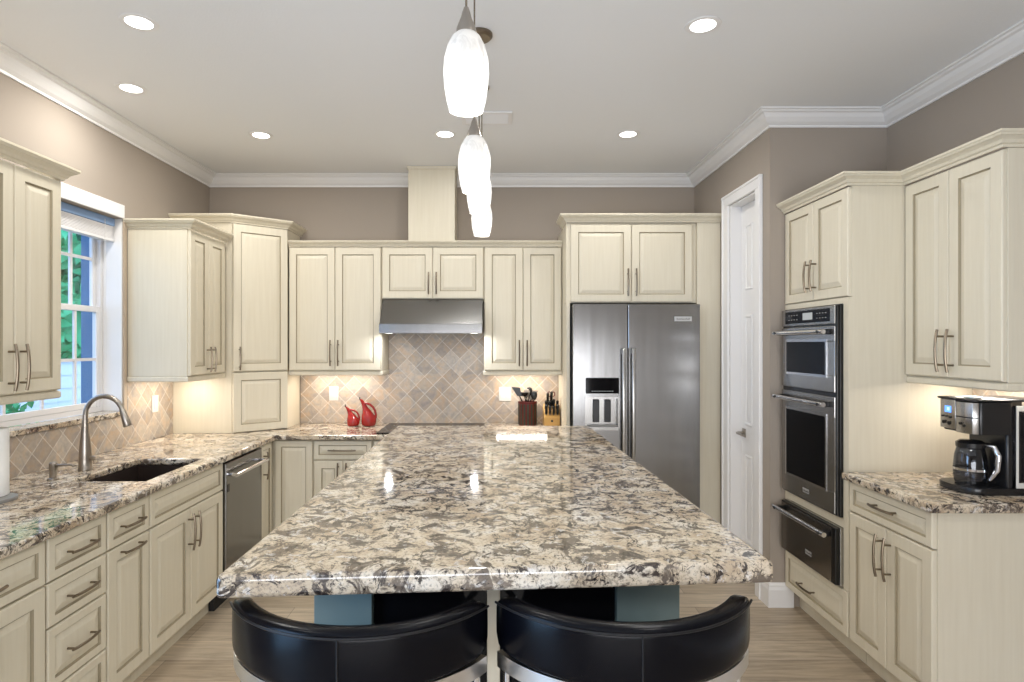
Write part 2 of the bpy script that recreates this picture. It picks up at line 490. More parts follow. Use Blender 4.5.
# window over the sink
win = struct(thing('window_1', 'white double-hung window over the sink', 'window', (0, 0, 0)))
del win['category']
xw = -2.49
q = MB()
q.box(xw - .05, xw, WY0 + .001, WY0 + .035, WZ0 + .031, WZ1 - .001).box(xw - .05, xw, WY1 - .035, WY1 - .001, WZ0 + .031, WZ1 - .001)
q.box(xw - .05, xw, WY0 + .035, WY1 - .035, WZ0 + .031, WZ0 + .06).box(xw - .05, xw, WY0 + .035, WY1 - .035, WZ1 - .04, WZ1 - .001)
q.build('window_frame', 'white_vinyl', win)
def sash(z0, z1, x, mz):
    a, c = WY0 + .036, WY1 - .036
    q = MB()
    q.box(x - .022, x, a, a + .032, z0, z1, .003).box(x - .022, x, c - .032, c, z0, z1, .003)
    q.box(x - .022, x, a + .032, c - .032, z0, z0 + .034, .003).box(x - .022, x, a + .032, c - .032, z1 - .036, z1, .003)
    s_ = q.build('sash', 'white_vinyl', win)
    g = MB()
    for y in (3.05, 3.31, 3.57): g.box(x - .018, x - .004, y - .009, y + .009, z0 + .034, z1 - .036)
    g.box(x - .0175, x - .0045, a + .032, c - .032, mz - .009, mz + .009)
    g.build('muntin', 'white_vinyl', s_)
    MB().box(x - .013, x - .010, a + .033, c - .033, z0 + .035, z1 - .037).build('glass_pane', 'pane_glass', s_)
sash(WZ0 + .061, 1.815, xw - .001, 1.485)
sash(1.78, WZ1 - .041, xw - .026, 2.11)
MB().box(xw + .001, XL - .001, WY1 - .010, WY1 - .0005, WZ0 + .031, WZ1 - .0005).build('jamb_liner', 'white_trim', win)
# outer reveal of the opening
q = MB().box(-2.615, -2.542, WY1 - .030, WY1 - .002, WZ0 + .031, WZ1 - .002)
q.build('outer_reveal', 'sky_lit_blue', win)
q = MB().box(XL - .001 - .015, XL + .016, WY0 - .08, WY1 + .015, WZ1, WZ1 + .075, .003).box(XL + .0, XL + .026, WY0 - .08, WY1 + .015, WZ1 + .055, WZ1 + .075, .003)
q = MB().box(XL + .0005, XL + .014, WY0 - .05, WY1 - .001, WZ1 + .001, WZ1 + .085, .003)
q.build('head_casing', 'white_trim', win)
q = MB().box(XL + .0005, XL + .010, WY1 - .001, WY1 + .03, WZ0, WZ1 + .0, .002)
q.build('side_casing', 'tan_caulk', win)
sill = MB().slab([xw + .0005, XL, XL + .018], [WY0 - .03, WY0 + .0015, WY1 - .0015, WY1 + .02], lambda x, y: x > XL or (WY0 + .001 < y < WY1 - .001), WZ0 + .0005, WZ0 + .03, .005)
tag(sill.build('window_sill', 'granite'), 'narrow granite sill slab under the window behind the faucet', 'sill')
win2 = struct(thing('window_2', 'white glazed patio door', 'door', (0, 0, 0)))
del win2['category']
q = MB().box(XL - .16, XL - .10, -.949, -.90, .001, 2.249).box(XL - .16, XL - .10, .40, .449, .001, 2.249).box(XL - .16, XL - .10, -.90, .40, .001, .05).box(XL - .16, XL - .10, -.90, .40, 2.20, 2.249).box(XL - .16, XL - .10, -.27, -.23, .05, 2.20)
q.build('window_frame', 'white_vinyl', win2)
MB().box(XL - .135, XL - .130, -.899, -.271, .051, 2.199).build('glass_pane', 'pane_glass', win2)
# raised blind
bl = thing('window_blind', 'white blind pulled up to the top of the window over the sink', 'blind', (XL - .07, (WY0 + WY1) / 2, WZ1 - .002))
hw = (WY1 - WY0) / 2 - .012
MB().box(-.028, .028, -hw, hw, -.048, 0, .003).build('headrail', 'headrail_blue', bl)
q = MB()
for k in range(9): q.box(-.025, .025, -hw + .004, hw - .004, -.058 - k * .0085, -.052 - k * .0085)
q.build('slat_stack', 'white_vinyl', bl)
MB().box(-.026, .026, -hw, hw, -.146, -.128, .003).build('bottom_rail', 'white_vinyl', bl)
MB().tube([(.030, hw - .10, -.02), (.030, hw - .10, -.9)], .0016, 6).build('pull_cord', 'white_vinyl', bl)

# garden outside
struct(MB().box(-16, XL - .26, -2, 16, -.15, -.02).build('ground', 'lawn'))
fe = thing('garden_fence', 'white horizontal board fence outside the window', 'fence', (-4.7, 6.0, -.02))
q = MB()
for k in range(10): q.prism([(-.02, k * .14), (.012, k * .14), (0, k * .14 + .14), (-.02, k * .14 + .14)], -4.0, 4.5, 'y')
q.build('boards', 'siding', fe)
MB().box(-.04, .03, -4.0, 4.5, 1.401, 1.43).build('cap_rail', 'siding', fe)
for y in (-2.6, -.8, 1.0, 2.8): MB().box(-.11, -.021, y - .045, y + .045, 0, 1.40).build('post', 'siding', fe)
def tree(loc, rad, hgt, n, label, name='garden_tree', cat='tree', leaf=.17):
    tr = thing(name, label, cat, loc)
    q = MB().tube([(0, 0, 0), (.05, .03, hgt * .35), (0, 0, hgt * .75)], [.11 * rad, .08 * rad, .03 * rad], 8)
    for k in range(6):
        a = k * 1.05; q.tube([(0, 0, hgt * .4), (math.cos(a) * rad * .5, math.sin(a) * rad * .5, hgt * .65)], [.04 * rad, .012 * rad], 6)
    q.build('trunk', 'bark', tr, True)
    q = MB()
    lobes = [(Vector((random.uniform(-.5, .5) * rad, random.uniform(-.5, .5) * rad, hgt * random.uniform(.38, .8))), rad * random.uniform(.45, .7)) for _ in range(9)]
    for k in range(n):
        c, r = lobes[k % 9]
        d = Vector((random.gauss(0, 1), random.gauss(0, 1), random.gauss(0, 1))).normalized() * r * random.uniform(.7, 1.02)
        p = c + d; s_ = leaf * random.uniform(.6, 1.2)
        u = Vector((random.gauss(0, 1), random.gauss(0, 1), random.gauss(0, 1))).normalized(); w = u.orthogonal().normalized()
        q.face([q.b.verts.new(p + x) for x in (u * s_, w * s_ * .45, -u * s_, -w * s_ * .45)])
    q.build('foliage', 'leaves', tr)
tree((-5.9, 8.3, -.02), 1.6, 4.4, 6500, 'leafy green tree behind the white fence, nearest of the two trees')
tree((-10.0, 15.5, -.02), 3.0, 6.4, 7000, 'larger leafy tree farther back beyond the white fence')
tree((-3.95, 4.55, -.02), .42, 1.5, 900, 'low green shrub in front of the white fence outside the window', 'garden_shrub', 'shrub', .05)

# ------------------------------------------------------------------ cabinets
def rings(fw): return [(0, 0), (0, .014), (.0035, .0195), (.006, .020), (fw, .020), (fw + .003, .0125), (fw + .0065, .0115), (fw + .030, .0185), (fw + .034, .019)]
GL = {5: 1, 6: 1}
def handle(parent, x, z, vert=True, L=.19, post=.064, y0=0.0, out=.032):
    q = MB()
    pts = []
    for k in range(13):
        u = -1 + 2 * k / 12
        y = y0 - out - .006 * (1 - u * u) + .004 * abs(u) ** 3
        pts.append((x, y, z + u * L / 2) if vert else (x + u * L / 2, y, z))
    q.tube(pts, .0058, 8)
    for s_ in (-1, 1):
        p = (x, 0, z + s_ * post) if vert else (x + s_ * post, 0, z)
        q.tube([(p[0], y0 - .0005, p[2]), (p[0], y0 - out - .003, p[2])], .0045, 8)
    return q.build('handle', 'nickel', parent, True)

CCR = [(0, 0), (.006, 0), (.008, .010), (.016, .014), (.022, .026), (.036, .036), (.042, .038), (.046, .046), (.050, .048), (.050, .058), (0, .058)]
CCS = [(o * .72, h * .72) for o, h in CCR]
LRL = [(-.016, 0), (.004, 0), (.008, .006), (.008, .026), (.003, .0335), (-.016, .0335)]
def cab(name, label, loc, rz, w, d, z0, z1, fronts, toe=False, crown=None, cprof=None, rail=None, group=None, body=True, cat='cabinet', toe_l=0, toe_r=0):
    T = thing(name, label, cat, loc, rz, group)
    if body:
        MB().box(0.0006, w - .0006, .0205, d, z0, z1, .0015, 1).build('body', 'cream_paint', T)
    if toe:
        MB().box(.0006, w - .0006, .09, d, 0.001, z0 - .0005).build('toe_kick', 'cream_paint', T)
    for f in fronts:
        k = f[0]; x0, x1, a, c = f[1:5]; hd = f[5] if len(f) > 5 else None
        fw = f[6] if len(f) > 6 else (.055 if k == 'door' else .034)
        q = MB().panel(x0 + .0015, x1 - .0015, a + .0015, c - .0015, rings(fw), .02, GL)
        o = q.build('door' if k == 'door' else 'drawer', ['cream_paint', 'brown_glaze'], T)
        if hd: handle(o, hd[1], hd[2], hd[0] == 'v', hd[3] if len(hd) > 3 else .19)
    if crown: MB().sweep(crown, cprof or CCR, z1 + .0005).build('crown_moulding', 'cream_paint', T)
    if rail: MB().sweep(rail, LRL, z0 - .0345).build('light_rail', 'cream_paint', T)
    return T
def two_doors(w, a, c, hz, L=.19, m=.004, fw=.055, hx=.03):
    return [('door', m, w / 2, a, c, ('v', w / 2 - hx, hz, L), fw), ('door', w / 2, w - m, a, c, ('v', w / 2 + hx, hz, L), fw)]

R90 = PI / 2
U0, U1 = 1.37, 2.32
# left wall uppers (face X=-1.96)
DL = .405
w = 2.719 - 2.175
cab('upper_cabinet', 'cream two-door wall cabinet left of the window, nearest the camera on the left wall', (-1.96, 2.175, 0), R90, w, DL, U0, U1,
    two_doors(w, U0 + .004, U1 - .004, 1.485), crown=[(0, 0), (w, 0), (w, DL)], rail=[(0, .02), (w, .02), (w, DL)])
w = 4.385 - 3.860
cab('upper_cabinet', 'cream two-door wall cabinet on the left wall between the window and the corner cabinet', (-1.96, 3.860, 0), R90, w, DL, U0, U1,
    two_doors(w - .02, U0 + .004, U1 - .004, 1.475, .17), crown=[(0, DL), (0, 0), (w, 0)], rail=[(0, DL), (0, .02), (w, .02)])

# diagonal corner tower standing on the counter
P1, P2 = Vector((-1.93, 4.40)), Vector((-1.612, 4.66))
CZ = .925
cc = thing('corner_cabinet', 'tall cream diagonal corner cabinet standing on the counter with a small appliance door below', 'cabinet', (P1.x, P1.y, 0))
ang = math.atan2(P2.y - P1.y, P2.x - P1.x); LW = (P2 - P1).length
nrm = Vector((math.sin(ang), -math.cos(ang)))
loc2 = lambda p: (p[0] - P1.x, p[1] - P1.y)
in1, in2 = P1 - nrm * .0205, P2 - nrm * .0205
poly = [loc2(p) for p in ((XL + .001, P1.y + .004), (P1.x - .004, P1.y + .004), (P2.x - .004, P2.y + .006), (P2.x - .004, YB - .012), (XL + .001, YB - .012))]
MB().prism(poly, CZ + .001, 2.47, 'z').build('body', 'cream_paint', cc)
R = Matrix.Rotation(ang, 4, 'Z')
def cdoor(a, c, hd):
    q = MB().panel(.004, LW - .004, a, c, rings(.055), -.001, GL)
    o = q.build('door', ['cream_paint', 'brown_glaze'], cc); o.rotation_euler = (0, 0, ang)
    if hd: handle(o, *hd)
    return o
cdoor(1.378, 2.462, None)
o = [x for x in cc.children if x.name.startswith('door')][0]
handle(o, .045, 1.475, True, .17, y0=-.021)
cdoor(CZ + .004, 1.368, None)
MB().sweep([loc2((XL + .001, P1.y)), (0, 0), loc2(P2), loc2((P2.x, YB - .001))], CCR, 2.4705).build('crown_moulding', 'cream_paint', cc)

# back wall uppers (face Y=4.66)
DB = .318
xs = [-1.606, -.882, -.085, .522]; U1B = 2.336
w = xs[1] - xs[0]
cab('upper_cabinet', 'cream two-door wall cabinet above the red jugs, between corner cabinet and hood', (xs[0], 4.66, 0), 0, w, DB, U0, U1B,
    two_doors(w, U0 + .004, U1B - .004, 1.51, .2), cprof=CCS, crown=[(.008, 0), (w, 0)], rail=[(0, .02), (w, .02), (w, DB - .02)])
w = xs[2] - xs[1]
cab('hood_cabinet', 'short cream two-door wall cabinet right above the range hood', (xs[1], 4.66, 0), 0, w, DB, 1.93, U1B,
    two_doors(w, 1.934, U1B - .004, 2.05, .17), cprof=CCS, crown=[(0, 0), (w, 0)])
w = xs[3] - xs[2]
cab('upper_cabinet', 'cream two-door wall cabinet above the utensil crock, between hood and refrigerator', (xs[2], 4.66, 0), 0, w, DB, U0, U1B,
    two_doors(w, U0 + .004, U1B - .004, 1.51, .2), cprof=CCS, crown=[(0, 0), (w, 0)], rail=[(0, DB - .02), (0, .02), (w, .02)])
ch = thing('duct_chase', 'plain cream box over the hood cabinet reaching up to the ceiling', 'duct cover', (-.496, 4.69, U1B + .0435))
MB().box(-.182, .182, 0, .288, 0, .588, .002).build('body', 'cream_paint', ch)
MB().sweep([(-.1825, .285), (-.1825, 0), (.1825, 0), (.1825, .285)], [(0, -.022), (.008, -.018), (.012, 0), (0, 0)], .588).build('cap_moulding', 'cream_paint', ch)

# refrigerator enclosure
fx0, fx1, fx2 = .524, 1.480, 1.653
fz0, fz1 = 1.882, 2.47
T = thing('refrigerator_cabinet', 'cream two-door cabinet over the refrigerator with tall side panels down to the floor', 'cabinet', (fx0, 4.40, 0))
w = fx1 - fx0
MB().box(.0, w, .0205, .578, fz0, fz1, .0015, 1).build('body', 'cream_paint', T)
MB().box(.0, .026, 0.0, .565, 0.002, fz0 - .001, .0015, 1).build('side_panel', 'cream_paint', T)
MB().box(w + .003, fx2 - fx0, 0.0, .578, 0.002, fz1, .0015, 1).build('filler_panel', 'cream_paint', T)
for d in two_doors(w, fz0 + .006, fz1 - .014, 2.03, .2, .03):
    q = MB().panel(d[1] + .0015, d[2] - .0015, d[3], d[4], rings(.055), .02, GL)
    o = q.build('door', ['cream_paint', 'brown_glaze'], T); handle(o, d[5][1], d[5][2], True, .2)
MB().sweep([(0, .26), (0, 0), (fx2 - fx0, 0)], CCR, fz1 + .0005).build('crown_moulding', 'cream_paint', T)

# ---- left base run (face X=-1.60)
BZ0, BZ1 = .125, .888
DBASE = .755
def lbase(name, label, y0, y1, fronts, **k):
    return cab(name, label, (-1.60, y0, 0), R90, y1 - y0, DBASE, BZ0, BZ1, fronts, toe=True, **k)
w = 2.143 - 1.533
lbase('base_cabinet', 'cream base cabinet at the left edge under the paper towels, one drawer over doors', 1.533, 2.143,
      [('drawer', .004, w - .004, .722, BZ1 - .004, ('h', w / 2, .80))] + two_doors(w, BZ0 + .004, .716, .60))
w = 2.477 - 2.143
lbase('drawer_cabinet', 'narrow cream base cabinet of four stacked drawers on the left run', 2.143, 2.477,
      [('drawer', .004, w - .004, a, c, ('h', w / 2, (a + c) / 2, .15)) for a, c in ((.722, .884), (.557, .718), (.328, .553), (.129, .324))], cat='drawers')
w = 2.783 - 2.477
lbase('base_cabinet', 'narrow cream pull-out base cabinet between the four drawers and the sink doors', 2.477, 2.783,
      [('drawer', .004, w - .004, .722, .884, ('h', w / 2, .80, .15)), ('door', .004, w - .004, .129, .718, ('h', w / 2, .69, .15))])
w = 3.536 - 2.783
lbase('sink_cabinet', 'cream base cabinet under the sink, blank drawer front over two doors', 2.783, 3.536,
      [('drawer', .004, w - .004, .722, .884)] + two_doors(w, .129, .718, .60), body=False)
sc = [o for o in C.objects if o.name == 'sink_cabinet'][0]
q = MB().box(.0006, .018, .0205, DBASE, BZ0, BZ1).box(w - .018, w - .0006, .0205, DBASE, BZ0, BZ1).box(.018, w - .018, .0205, DBASE, BZ0, BZ0 + .018).box(.018, w - .018, .0205, .04, BZ0 + .018, BZ1).box(.018, w - .018, DBASE - .012, DBASE, BZ0 + .018, BZ1)
q.build('body', 'cream_paint', sc)
w = 4.354 - 4.095
lbase('base_cabinet', 'very narrow cream corner cabinet right of the dishwasher with one tall handle', 4.095, 4.354,
      [('door', .004, w - .045, .129, .884, ('v', .05, .74), .04)])

# dishwasher
dw = thing('dishwasher', 'stainless steel dishwasher between the sink cabinet and the corner', 'dishwasher', (-1.60, 3.538, 0), R90)
w = 4.093 - 3.538
MB().box(.004, w - .004, .03, .70, .10, .885).build('tub', 'black_matte', dw)
MB().box(.006, w - .006, -.012, .0295, .115, .872, .004).build('door_panel', 'stainless', dw)
MB().box(.006, w - .006, .06, .09, .001, .099).build('kick_plate', 'black_matte', dw)
q = MB().tube([(.03, -.062, .80), (w - .03, -.062, .80)], .0125, 14)
for x in (.05, w - .05): q.box(x - .009, x + .009, -.062, -.0125, .79, .81, .003)
q.build('handle', 'chrome', dw, True)
MB().box(.02, .05, -.0135, -.0125, .70, .745).build('badge', 'black_plastic', dw)

# ---- back base run (face Y=4.335)
def bbase(name, label, x0, x1, fronts, **k):
    return cab(name, label, (x0, 4.335, 0), 0, x1 - x0, .63, BZ0, BZ1, fronts, toe=True, **k)
w = 1.600 - 1.315
bbase('base_cabinet', 'cream single-door base cabinet in the back left corner next to the dishwasher', -1.6195, -1.315, [('door', .026, w + .0155, .129, .884, None, .045)])
w = 1.315 - .885
bbase('base_cabinet', 'cream base cabinet below the red jugs, one drawer over two doors', -1.315, -.885,
      [('drawer', .004, w - .004, .742, .884, ('h', w / 2, .815, .2))] + two_doors(w, .129, .738, .63))
w = .80
bbase('drawer_cabinet', 'wide cream drawer cabinet below the cooktop behind the island', -.885, -.085,
      [('drawer', .004, w - .004, a, c, ('h', w / 2, (a + c) / 2, .2)) for a, c in ((.722, .884), (.43, .718), (.129, .426))], cat='drawers')
w = .52 + .085
bbase('base_cabinet', 'cream base cabinet under the utensil crock, left of the refrigerator', -.085, .520,
      [('drawer', .004, w - .004, .722, .884, ('h', w / 2, .80))] + two_doors(w, .129, .718, .60))

# ---- countertops
SX0, SX1, SY0, SY1 = -2.035, -1.675, 2.87, 3.42
xs_ = [XL + .001, SX0, SX1, -1.572, .521]
ys_ = [1.52, SY0, SY1, 4.305, YB - .012]
ct = MB().slab(xs_, ys_, lambda x, y: (x < -1.572 or y > 4.305) and not (SX0 < x < SX1 and SY0 < y < SY1), .8895, CZ, .009)
tag(ct.build('countertop', 'granite'), 'L-shaped speckled granite countertop along the left and back walls', 'countertop')
sk = thing('kitchen_sink', 'dark brown undermount sink sunk into the left granite counter', 'sink', ((SX0 + SX1) / 2, (SY0 + SY1) / 2, .70))
hx, hy = (SX1 - SX0) / 2 - .002, (SY1 - SY0) / 2 - .002
q = MB()
q.box(-hx - .012, hx + .012, -hy - .012, hy + .012, 0, .012)
q.box(-hx - .012, -hx, -hy - .012, hy + .012, .012, .188).box(hx, hx + .012, -hy - .012, hy + .012, .012, .188)
q.box(-hx, hx, -hy - .012, -hy, .012, .188).box(-hx, hx, hy, hy + .012, .012, .188)
q.build('basin', 'sink_composite', sk)
MB().lathe([(0, .0125), (.045, .0125), (.05, .016), (.03, .016), (0, .014)], seg=20).build('drain', 'stainless', sk, True)

# faucet
fa = thing('faucet', 'tall brushed nickel gooseneck faucet standing behind the sink', 'faucet', (-2.13, 3.12, CZ + .0005))
MB().lathe([(0, 0), (.033, 0), (.034, .006), (.031, .012), (.031, .06), (.029, .10), (.022, .17), (.0165, .23), (.0155, .26), (0, .26)], seg=24).build('faucet_body', 'brushed_nickel', fa, True)
pts = [(0, 0, .255), (0, 0, .285)]
for k in range(13):
    a = PI - k * PI / 12 * .93
    pts.append((.098 + .098 * math.cos(a), 0, .285 + .098 * math.sin(a)))
MB().tube(pts, .0125, 14).build('gooseneck', 'brushed_nickel', fa, True)
e = Vector(pts[-1]); d = (e - Vector(pts[-2])).normalized()
MB().tube([e - d * .005, e + d * .02, e + d * .08, e + d * .085], [.0145, .0155, .022, .019], 16).build('spray_head', 'brushed_nickel', fa, True)
MB().tube([(.028, .0, .06), (.047, .0, .062), (.055, .0, .064)], [.012, .012, .009], 12).build('lever', 'brushed_nickel', fa, True)
sd = thing('soap_dispenser', 'small brushed nickel soap pump beside the faucet', 'soap dispenser', (-2.135, 2.90, CZ + .0005))
MB().lathe([(0, 0), (.024, 0), (.024, .006), (.016, .01), (.016, .045), (.018, .048), (.018, .078), (.013, .084), (0, .084)], seg=20).build('pump', 'brushed_nickel', sd, True)
MB().tube([(0.015, 0, .068), (.09, 0, .070), (.1, 0, .064)], [.0065, .005, .0045], 10).build('spout', 'brushed_nickel', sd, True)

# paper towel holder
pt = thing('paper_towel_holder', 'white paper towel roll on a grey round stand at the left edge of the counter', 'paper towels', (-2.10, 2.50, CZ + .0005))
MB().lathe([(0, 0), (.088, 0), (.09, .005), (.088, .014), (.06, .02), (0, .02)], seg=32).build('base', 'grey_plastic', pt, True)
MB().lathe([(.02, .022), (.058, .022), (.060, .026), (.060, .298), (.058, .302), (.02, .302), (.02, .022)], seg=36).build('paper_roll', 'white_paper', pt, True)
MB().lathe([(0, .0205), (.008, .0205), (.008, .32), (.013, .322), (.013, .336), (0, .34)], seg=14).build('spindle', 'brushed_nickel', pt, True)

# backsplashes
b = MB().box(P2.x + .002, .522, YB - .011, YB - .001, CZ + .001, U0 - .04).box(-.880, -.087, YB - .011, YB - .001, U0 - .04, 1.929)
tag(b.build('backsplash', 'tile_back'), 'diagonal beige stone tile backsplash behind the cooktop', 'backsplash')
b = MB().box(XL + .001, XL + .010, 1.53, P1.y - .001, CZ + .001, WZ0 - .002).box(XL + .001, XL + .010, WY1 + .032, P1.y - .001, WZ0 - .002, U0 - .036).box(XL + .001, XL + .010, 1.53, WY0 - .052, WZ0 - .002, U0 - .036)
tag(b.build('backsplash', 'tile_side'), 'diagonal beige stone tile backsplash below the window on the left wall', 'backsplash')
b = MB().box(XR - .010, XR - .001, 2.362, 2.955, .951, 1.389)
tag(b.build('backsplash', 'tile_side'), 'small stone tile backsplash behind the coffee maker', 'backsplash')

# ---- right side: oven tower
OX = 1.74; OY = 3.606; OW = 3.606 - 2.957; OD = .616
ov = thing('oven_cabinet', 'tall cream cabinet on the right wall that holds the ovens', 'cabinet', (OX, OY, 0), -R90)
q = MB()
q.box(.0006, .02, .0205, OD, BZ0, 2.36).box(OW - .02, OW - .0006, .0205, OD, BZ0, 2.36)
q.box(.02, OW - .02, .0205, OD, 1.802, 2.36).box(.02, OW - .02, .0205, OD, BZ0, .362).box(.02, OW - .02, OD - .012, OD, .362, 1.802)
q.box(.0006, .032, .004, .0205, .357, 1.812).box(OW - .046, OW - .0006, .004, .0205, .357, 1.812).box(.032, OW - .046, .004, .0205, .660, .706).box(.032, OW - .046, .004, .0205, 1.783, 1.812)
q.build('body', 'cream_paint', ov)
MB().box(.0006, OW - .0006, .09, OD, .001, BZ0 - .0005).build('toe_kick', 'cream_paint', ov)
for d in two_doors(OW, 1.817, 2.356, 1.95, .17):
    q = MB().panel(d[1] + .0015, d[2] - .0015, d[3], d[4], rings(.05), .02, GL)
    o = q.build('door', ['cream_paint', 'brown_glaze'], ov); handle(o, d[5][1], d[5][2], True, .17)
q = MB().panel(.006, OW - .006, .130, .354, rings(.04), .02, GL); o = q.build('drawer', ['cream_paint', 'brown_glaze'], ov)
handle(o, OW * .42, .225, False, .15)
MB().sweep([(0, 0), (OW, 0), (OW, .27)], CCR, 2.3605).build('crown_moulding', 'cream_paint', ov)

def badge(parent, x, z, y, w=.062, h=.024):  # plate on the thing, its lettering a sub-part
    o = MB().box(x - w / 2, x + w / 2, y - .0025, y - .0002, z - h / 2, z + h / 2, .0008, 1).build('nameplate', 'badge_silver', parent)
    text('lettering', 'KitchenAid', h * .62, 'badge_ink', o, (x, y - .0028, z - h * .02), (PI / 2, 0, 0))
def oven_handle(parent, x0, x1, z, y, out=.046):
    q = MB().tube([(x0, y - out, z), (x1, y - out, z)], .0125, 16)
    h_ = q.build('handle', 'chrome', parent, True)
    for x in (x0 + .035, x1 - .035):
        MB().box(x - .016, x + .016, y - out + .002, y - .0005, z - .014, z + .014, .004).build('handle_bracket', 'black_plastic', parent)
        MB().tube([(x, y - out - .0118, z), (x, y - out - .0155, z)], .0085, 14).build('medallion', 'badge_ink', parent, True)
ox0, ox1 = .034, OW - .052
oy = -.034
wo = thing('wall_oven', 'stainless double wall oven with microwave above, built into the right cabinet', 'oven', (OX, OY, 0), -R90)
MB().box(ox0 + .004, ox1 - .004, .0208, .55, .712, 1.779).build('oven_body', 'black_matte', wo)
MB().box(ox0 - .004, ox1 + .006, -.012, .0032, .711, 1.782, .002).build('trim_frame', 'steel_dark', wo)
MB().box(ox0 + .002, ox1 + .002, -.0255, -.0125, .716, 1.776, .002).build('chassis', 'black_plastic', wo)
pn = MB().box(ox0, ox1 - .006, oy, -.0258, 1.682, 1.776, .003).build('control_panel', 'stainless_soft', wo)
gl = MB().box(ox0 + .05, ox1 - .05, oy - .002, oy - .0003, 1.696, 1.764).build('control_glass', 'black_glass', pn)
MB().box(ox0 + .25, ox0 + .35, oy - .003, oy - .0022, 1.712, 1.75).build('display', 'lcd_grey', pn)
for k in range(2):
    for j in range(4):
        for x in (ox0 + .09 + j * .03, ox0 + .39 + j * .028):
            MB().box(x, x + .012, oy - .0028, oy - .0022, 1.715 + k * .025, 1.719 + k * .025).build('touch_key', 'grey_plastic', pn)
def oven_door(z0, z1, wz0, wz1, hz, bz):
    x0, x1 = ox0, ox1 - .006
    q = MB()
    ix0, ix1 = x0 + .065, x1 - .085
    q.box(x0, x1, oy, -.0258, z0, wz0, .003).box(x0, x1, oy, -.0258, wz1, z1, .003).box(x0, ix0, oy, -.0258, wz0, wz1, .001, 1).box(ix1, x1, oy, -.0258, wz0, wz1, .001, 1)
    d = q.build('oven_door', 'stainless_soft', wo)
    q = MB().prism([(ix0 - .014, wz0 - .014), (ix1 + .014, wz0 - .014), (ix1 + .014, wz1 + .014), (ix0 - .014, wz1 + .014)], oy - .0028, oy - .0004, 'y')
    q.build('window_bezel', 'chrome', d)
    MB().box(ix0, ix1, oy - .0036, oy - .0029, wz0, wz1).build('door_window', 'black_glass', d)
    oven_handle(d, x0 + .0, x1 - .02, hz, oy)
    if bz: badge(wo, (x0 + x1) / 2, bz, oy)
oven_door(1.335, 1.672, 1.42, 1.592, 1.643, None)
oven_door(.724, 1.312, .835, 1.205, 1.272, .775)
wd = thing('warming_drawer', 'dark stainless warming drawer below the wall oven', 'warming drawer', (OX, OY, 0), -R90)
MB().box(ox0 + .004, ox1 - .004, .0208, .55, .368, .654).build('drawer_body', 'black_matte', wd)
MB().box(ox0 - .003, ox1 + .005, -.012, .0032, .364, .658, .002).build('trim_frame', 'stainless_soft', wd)
f = MB().box(ox0, ox1 + .002, oy, -.0125, .370, .654, .003).build('drawer_front', 'steel_dark', wd)
MB().box(ox0 + .004, ox1 - .03, oy - .0025, oy - .0003, .376, .648).build('front_face', 'dark_stainless', f)
oven_handle(f, ox0 - .004, ox1 - .02, .615, oy - .0025, .043)
badge(wd, (ox0 + ox1) / 2 + .03, .445, oy - .0026)

# right base + upper
RW = 2.955 - 2.384
cab('base_cabinet', 'cream base cabinet below the coffee maker, one drawer over two doors', (OX, 2.955, 0), -R90, RW, .616, BZ0, .913,
    [('drawer', .004, RW - .004, .762, .909, ('h', RW * .5, .845, .17))] + two_doors(RW, BZ0 + .004, .757, .63), toe=True)
q = MB().slab([1.708, XR - .001], [2.352, 2.9555], lambda x, y: True, .9135, .95, .009)
tag(q.build('countertop', 'granite'), 'short granite countertop under the coffee maker on the right wall', 'countertop')
UW = 2.955 - 2.38
cab('upper_cabinet', 'cream two-door wall cabinet above the coffee maker on the right wall', (2.015, 2.955, 0), -R90, UW, .342, 1.425, 2.36,
    two_doors(UW, 1.429, 2.356, 1.55, .19), crown=[(0, 0), (UW, 0), (UW, .342)], rail=[(0, .02), (UW, .02), (UW, .342)])

# ---- refrigerator
fr = thing('refrigerator', 'stainless side-by-side refrigerator with ice dispenser in the left door', 'refrigerator', (.559, 4.30, 0))
FW = .914; FZ = 1.866; sp = .392
MB().box(.0, FW, .065, .655, .03, FZ - .01, .004).build('cabinet_body', 'steel_dark', fr)
MB().box(.02, FW - .02, .08, .12, .002, .029).build('kick_grille', 'black_plastic', fr)
dx0, dx1, dz0, dz1, bz0, bz1 = .085, .335, 1.150, 1.36, 0, 0
# left door with a real recess for the dispenser
q = MB().slab([.002, .098, .322, sp - .003], [-.060, -.001], lambda x, y: True, .06, .985)
q.slab([.002, .098, .322, sp - .003], [-.060, -.001], lambda x, y: not .098 < x < .322 , .985, 1.190)
q.box(.098, .322, -.006, -.001, .985, 1.190)
q.slab([.002, .098, .322, sp - .003], [-.060, -.001], lambda x, y: True, 1.190, FZ)
ld = q.build('door', 'stainless', fr, loc=(0, .06, 0))
DX0, DX1 = .098, .322
MB().box(DX0 - .008, DX1 + .008, -.0625, -.0605, 1.225, 1.338, .001, 1).build('dispenser_display', 'black_glass', ld)
q = MB()
for k in range(9): q.box(DX0 + .035 + k * .018, DX0 + .046 + k * .018, -.0632, -.0626, 1.240, 1.244)
q.build('display_keys', 'lcd_grey', ld)
q = MB().box(DX0 - .012, DX0 - .0005, -.064, -.0605, .975, 1.20).box(DX1 + .0005, DX1 + .012, -.064, -.0605, .975, 1.20).box(DX0 - .0005, DX1 + .0005, -.064, -.0605, 1.1905, 1.20).box(DX0 - .0005, DX1 + .0005, -.064, -.0605, .962, .9845)
q.build('dispenser_frame', 'stainless_soft', ld)
MB().box(DX0 + .001, DX1 - .001, -.0085, -.0063, .987, 1.189).build('dispenser_back', 'stainless_soft', ld)
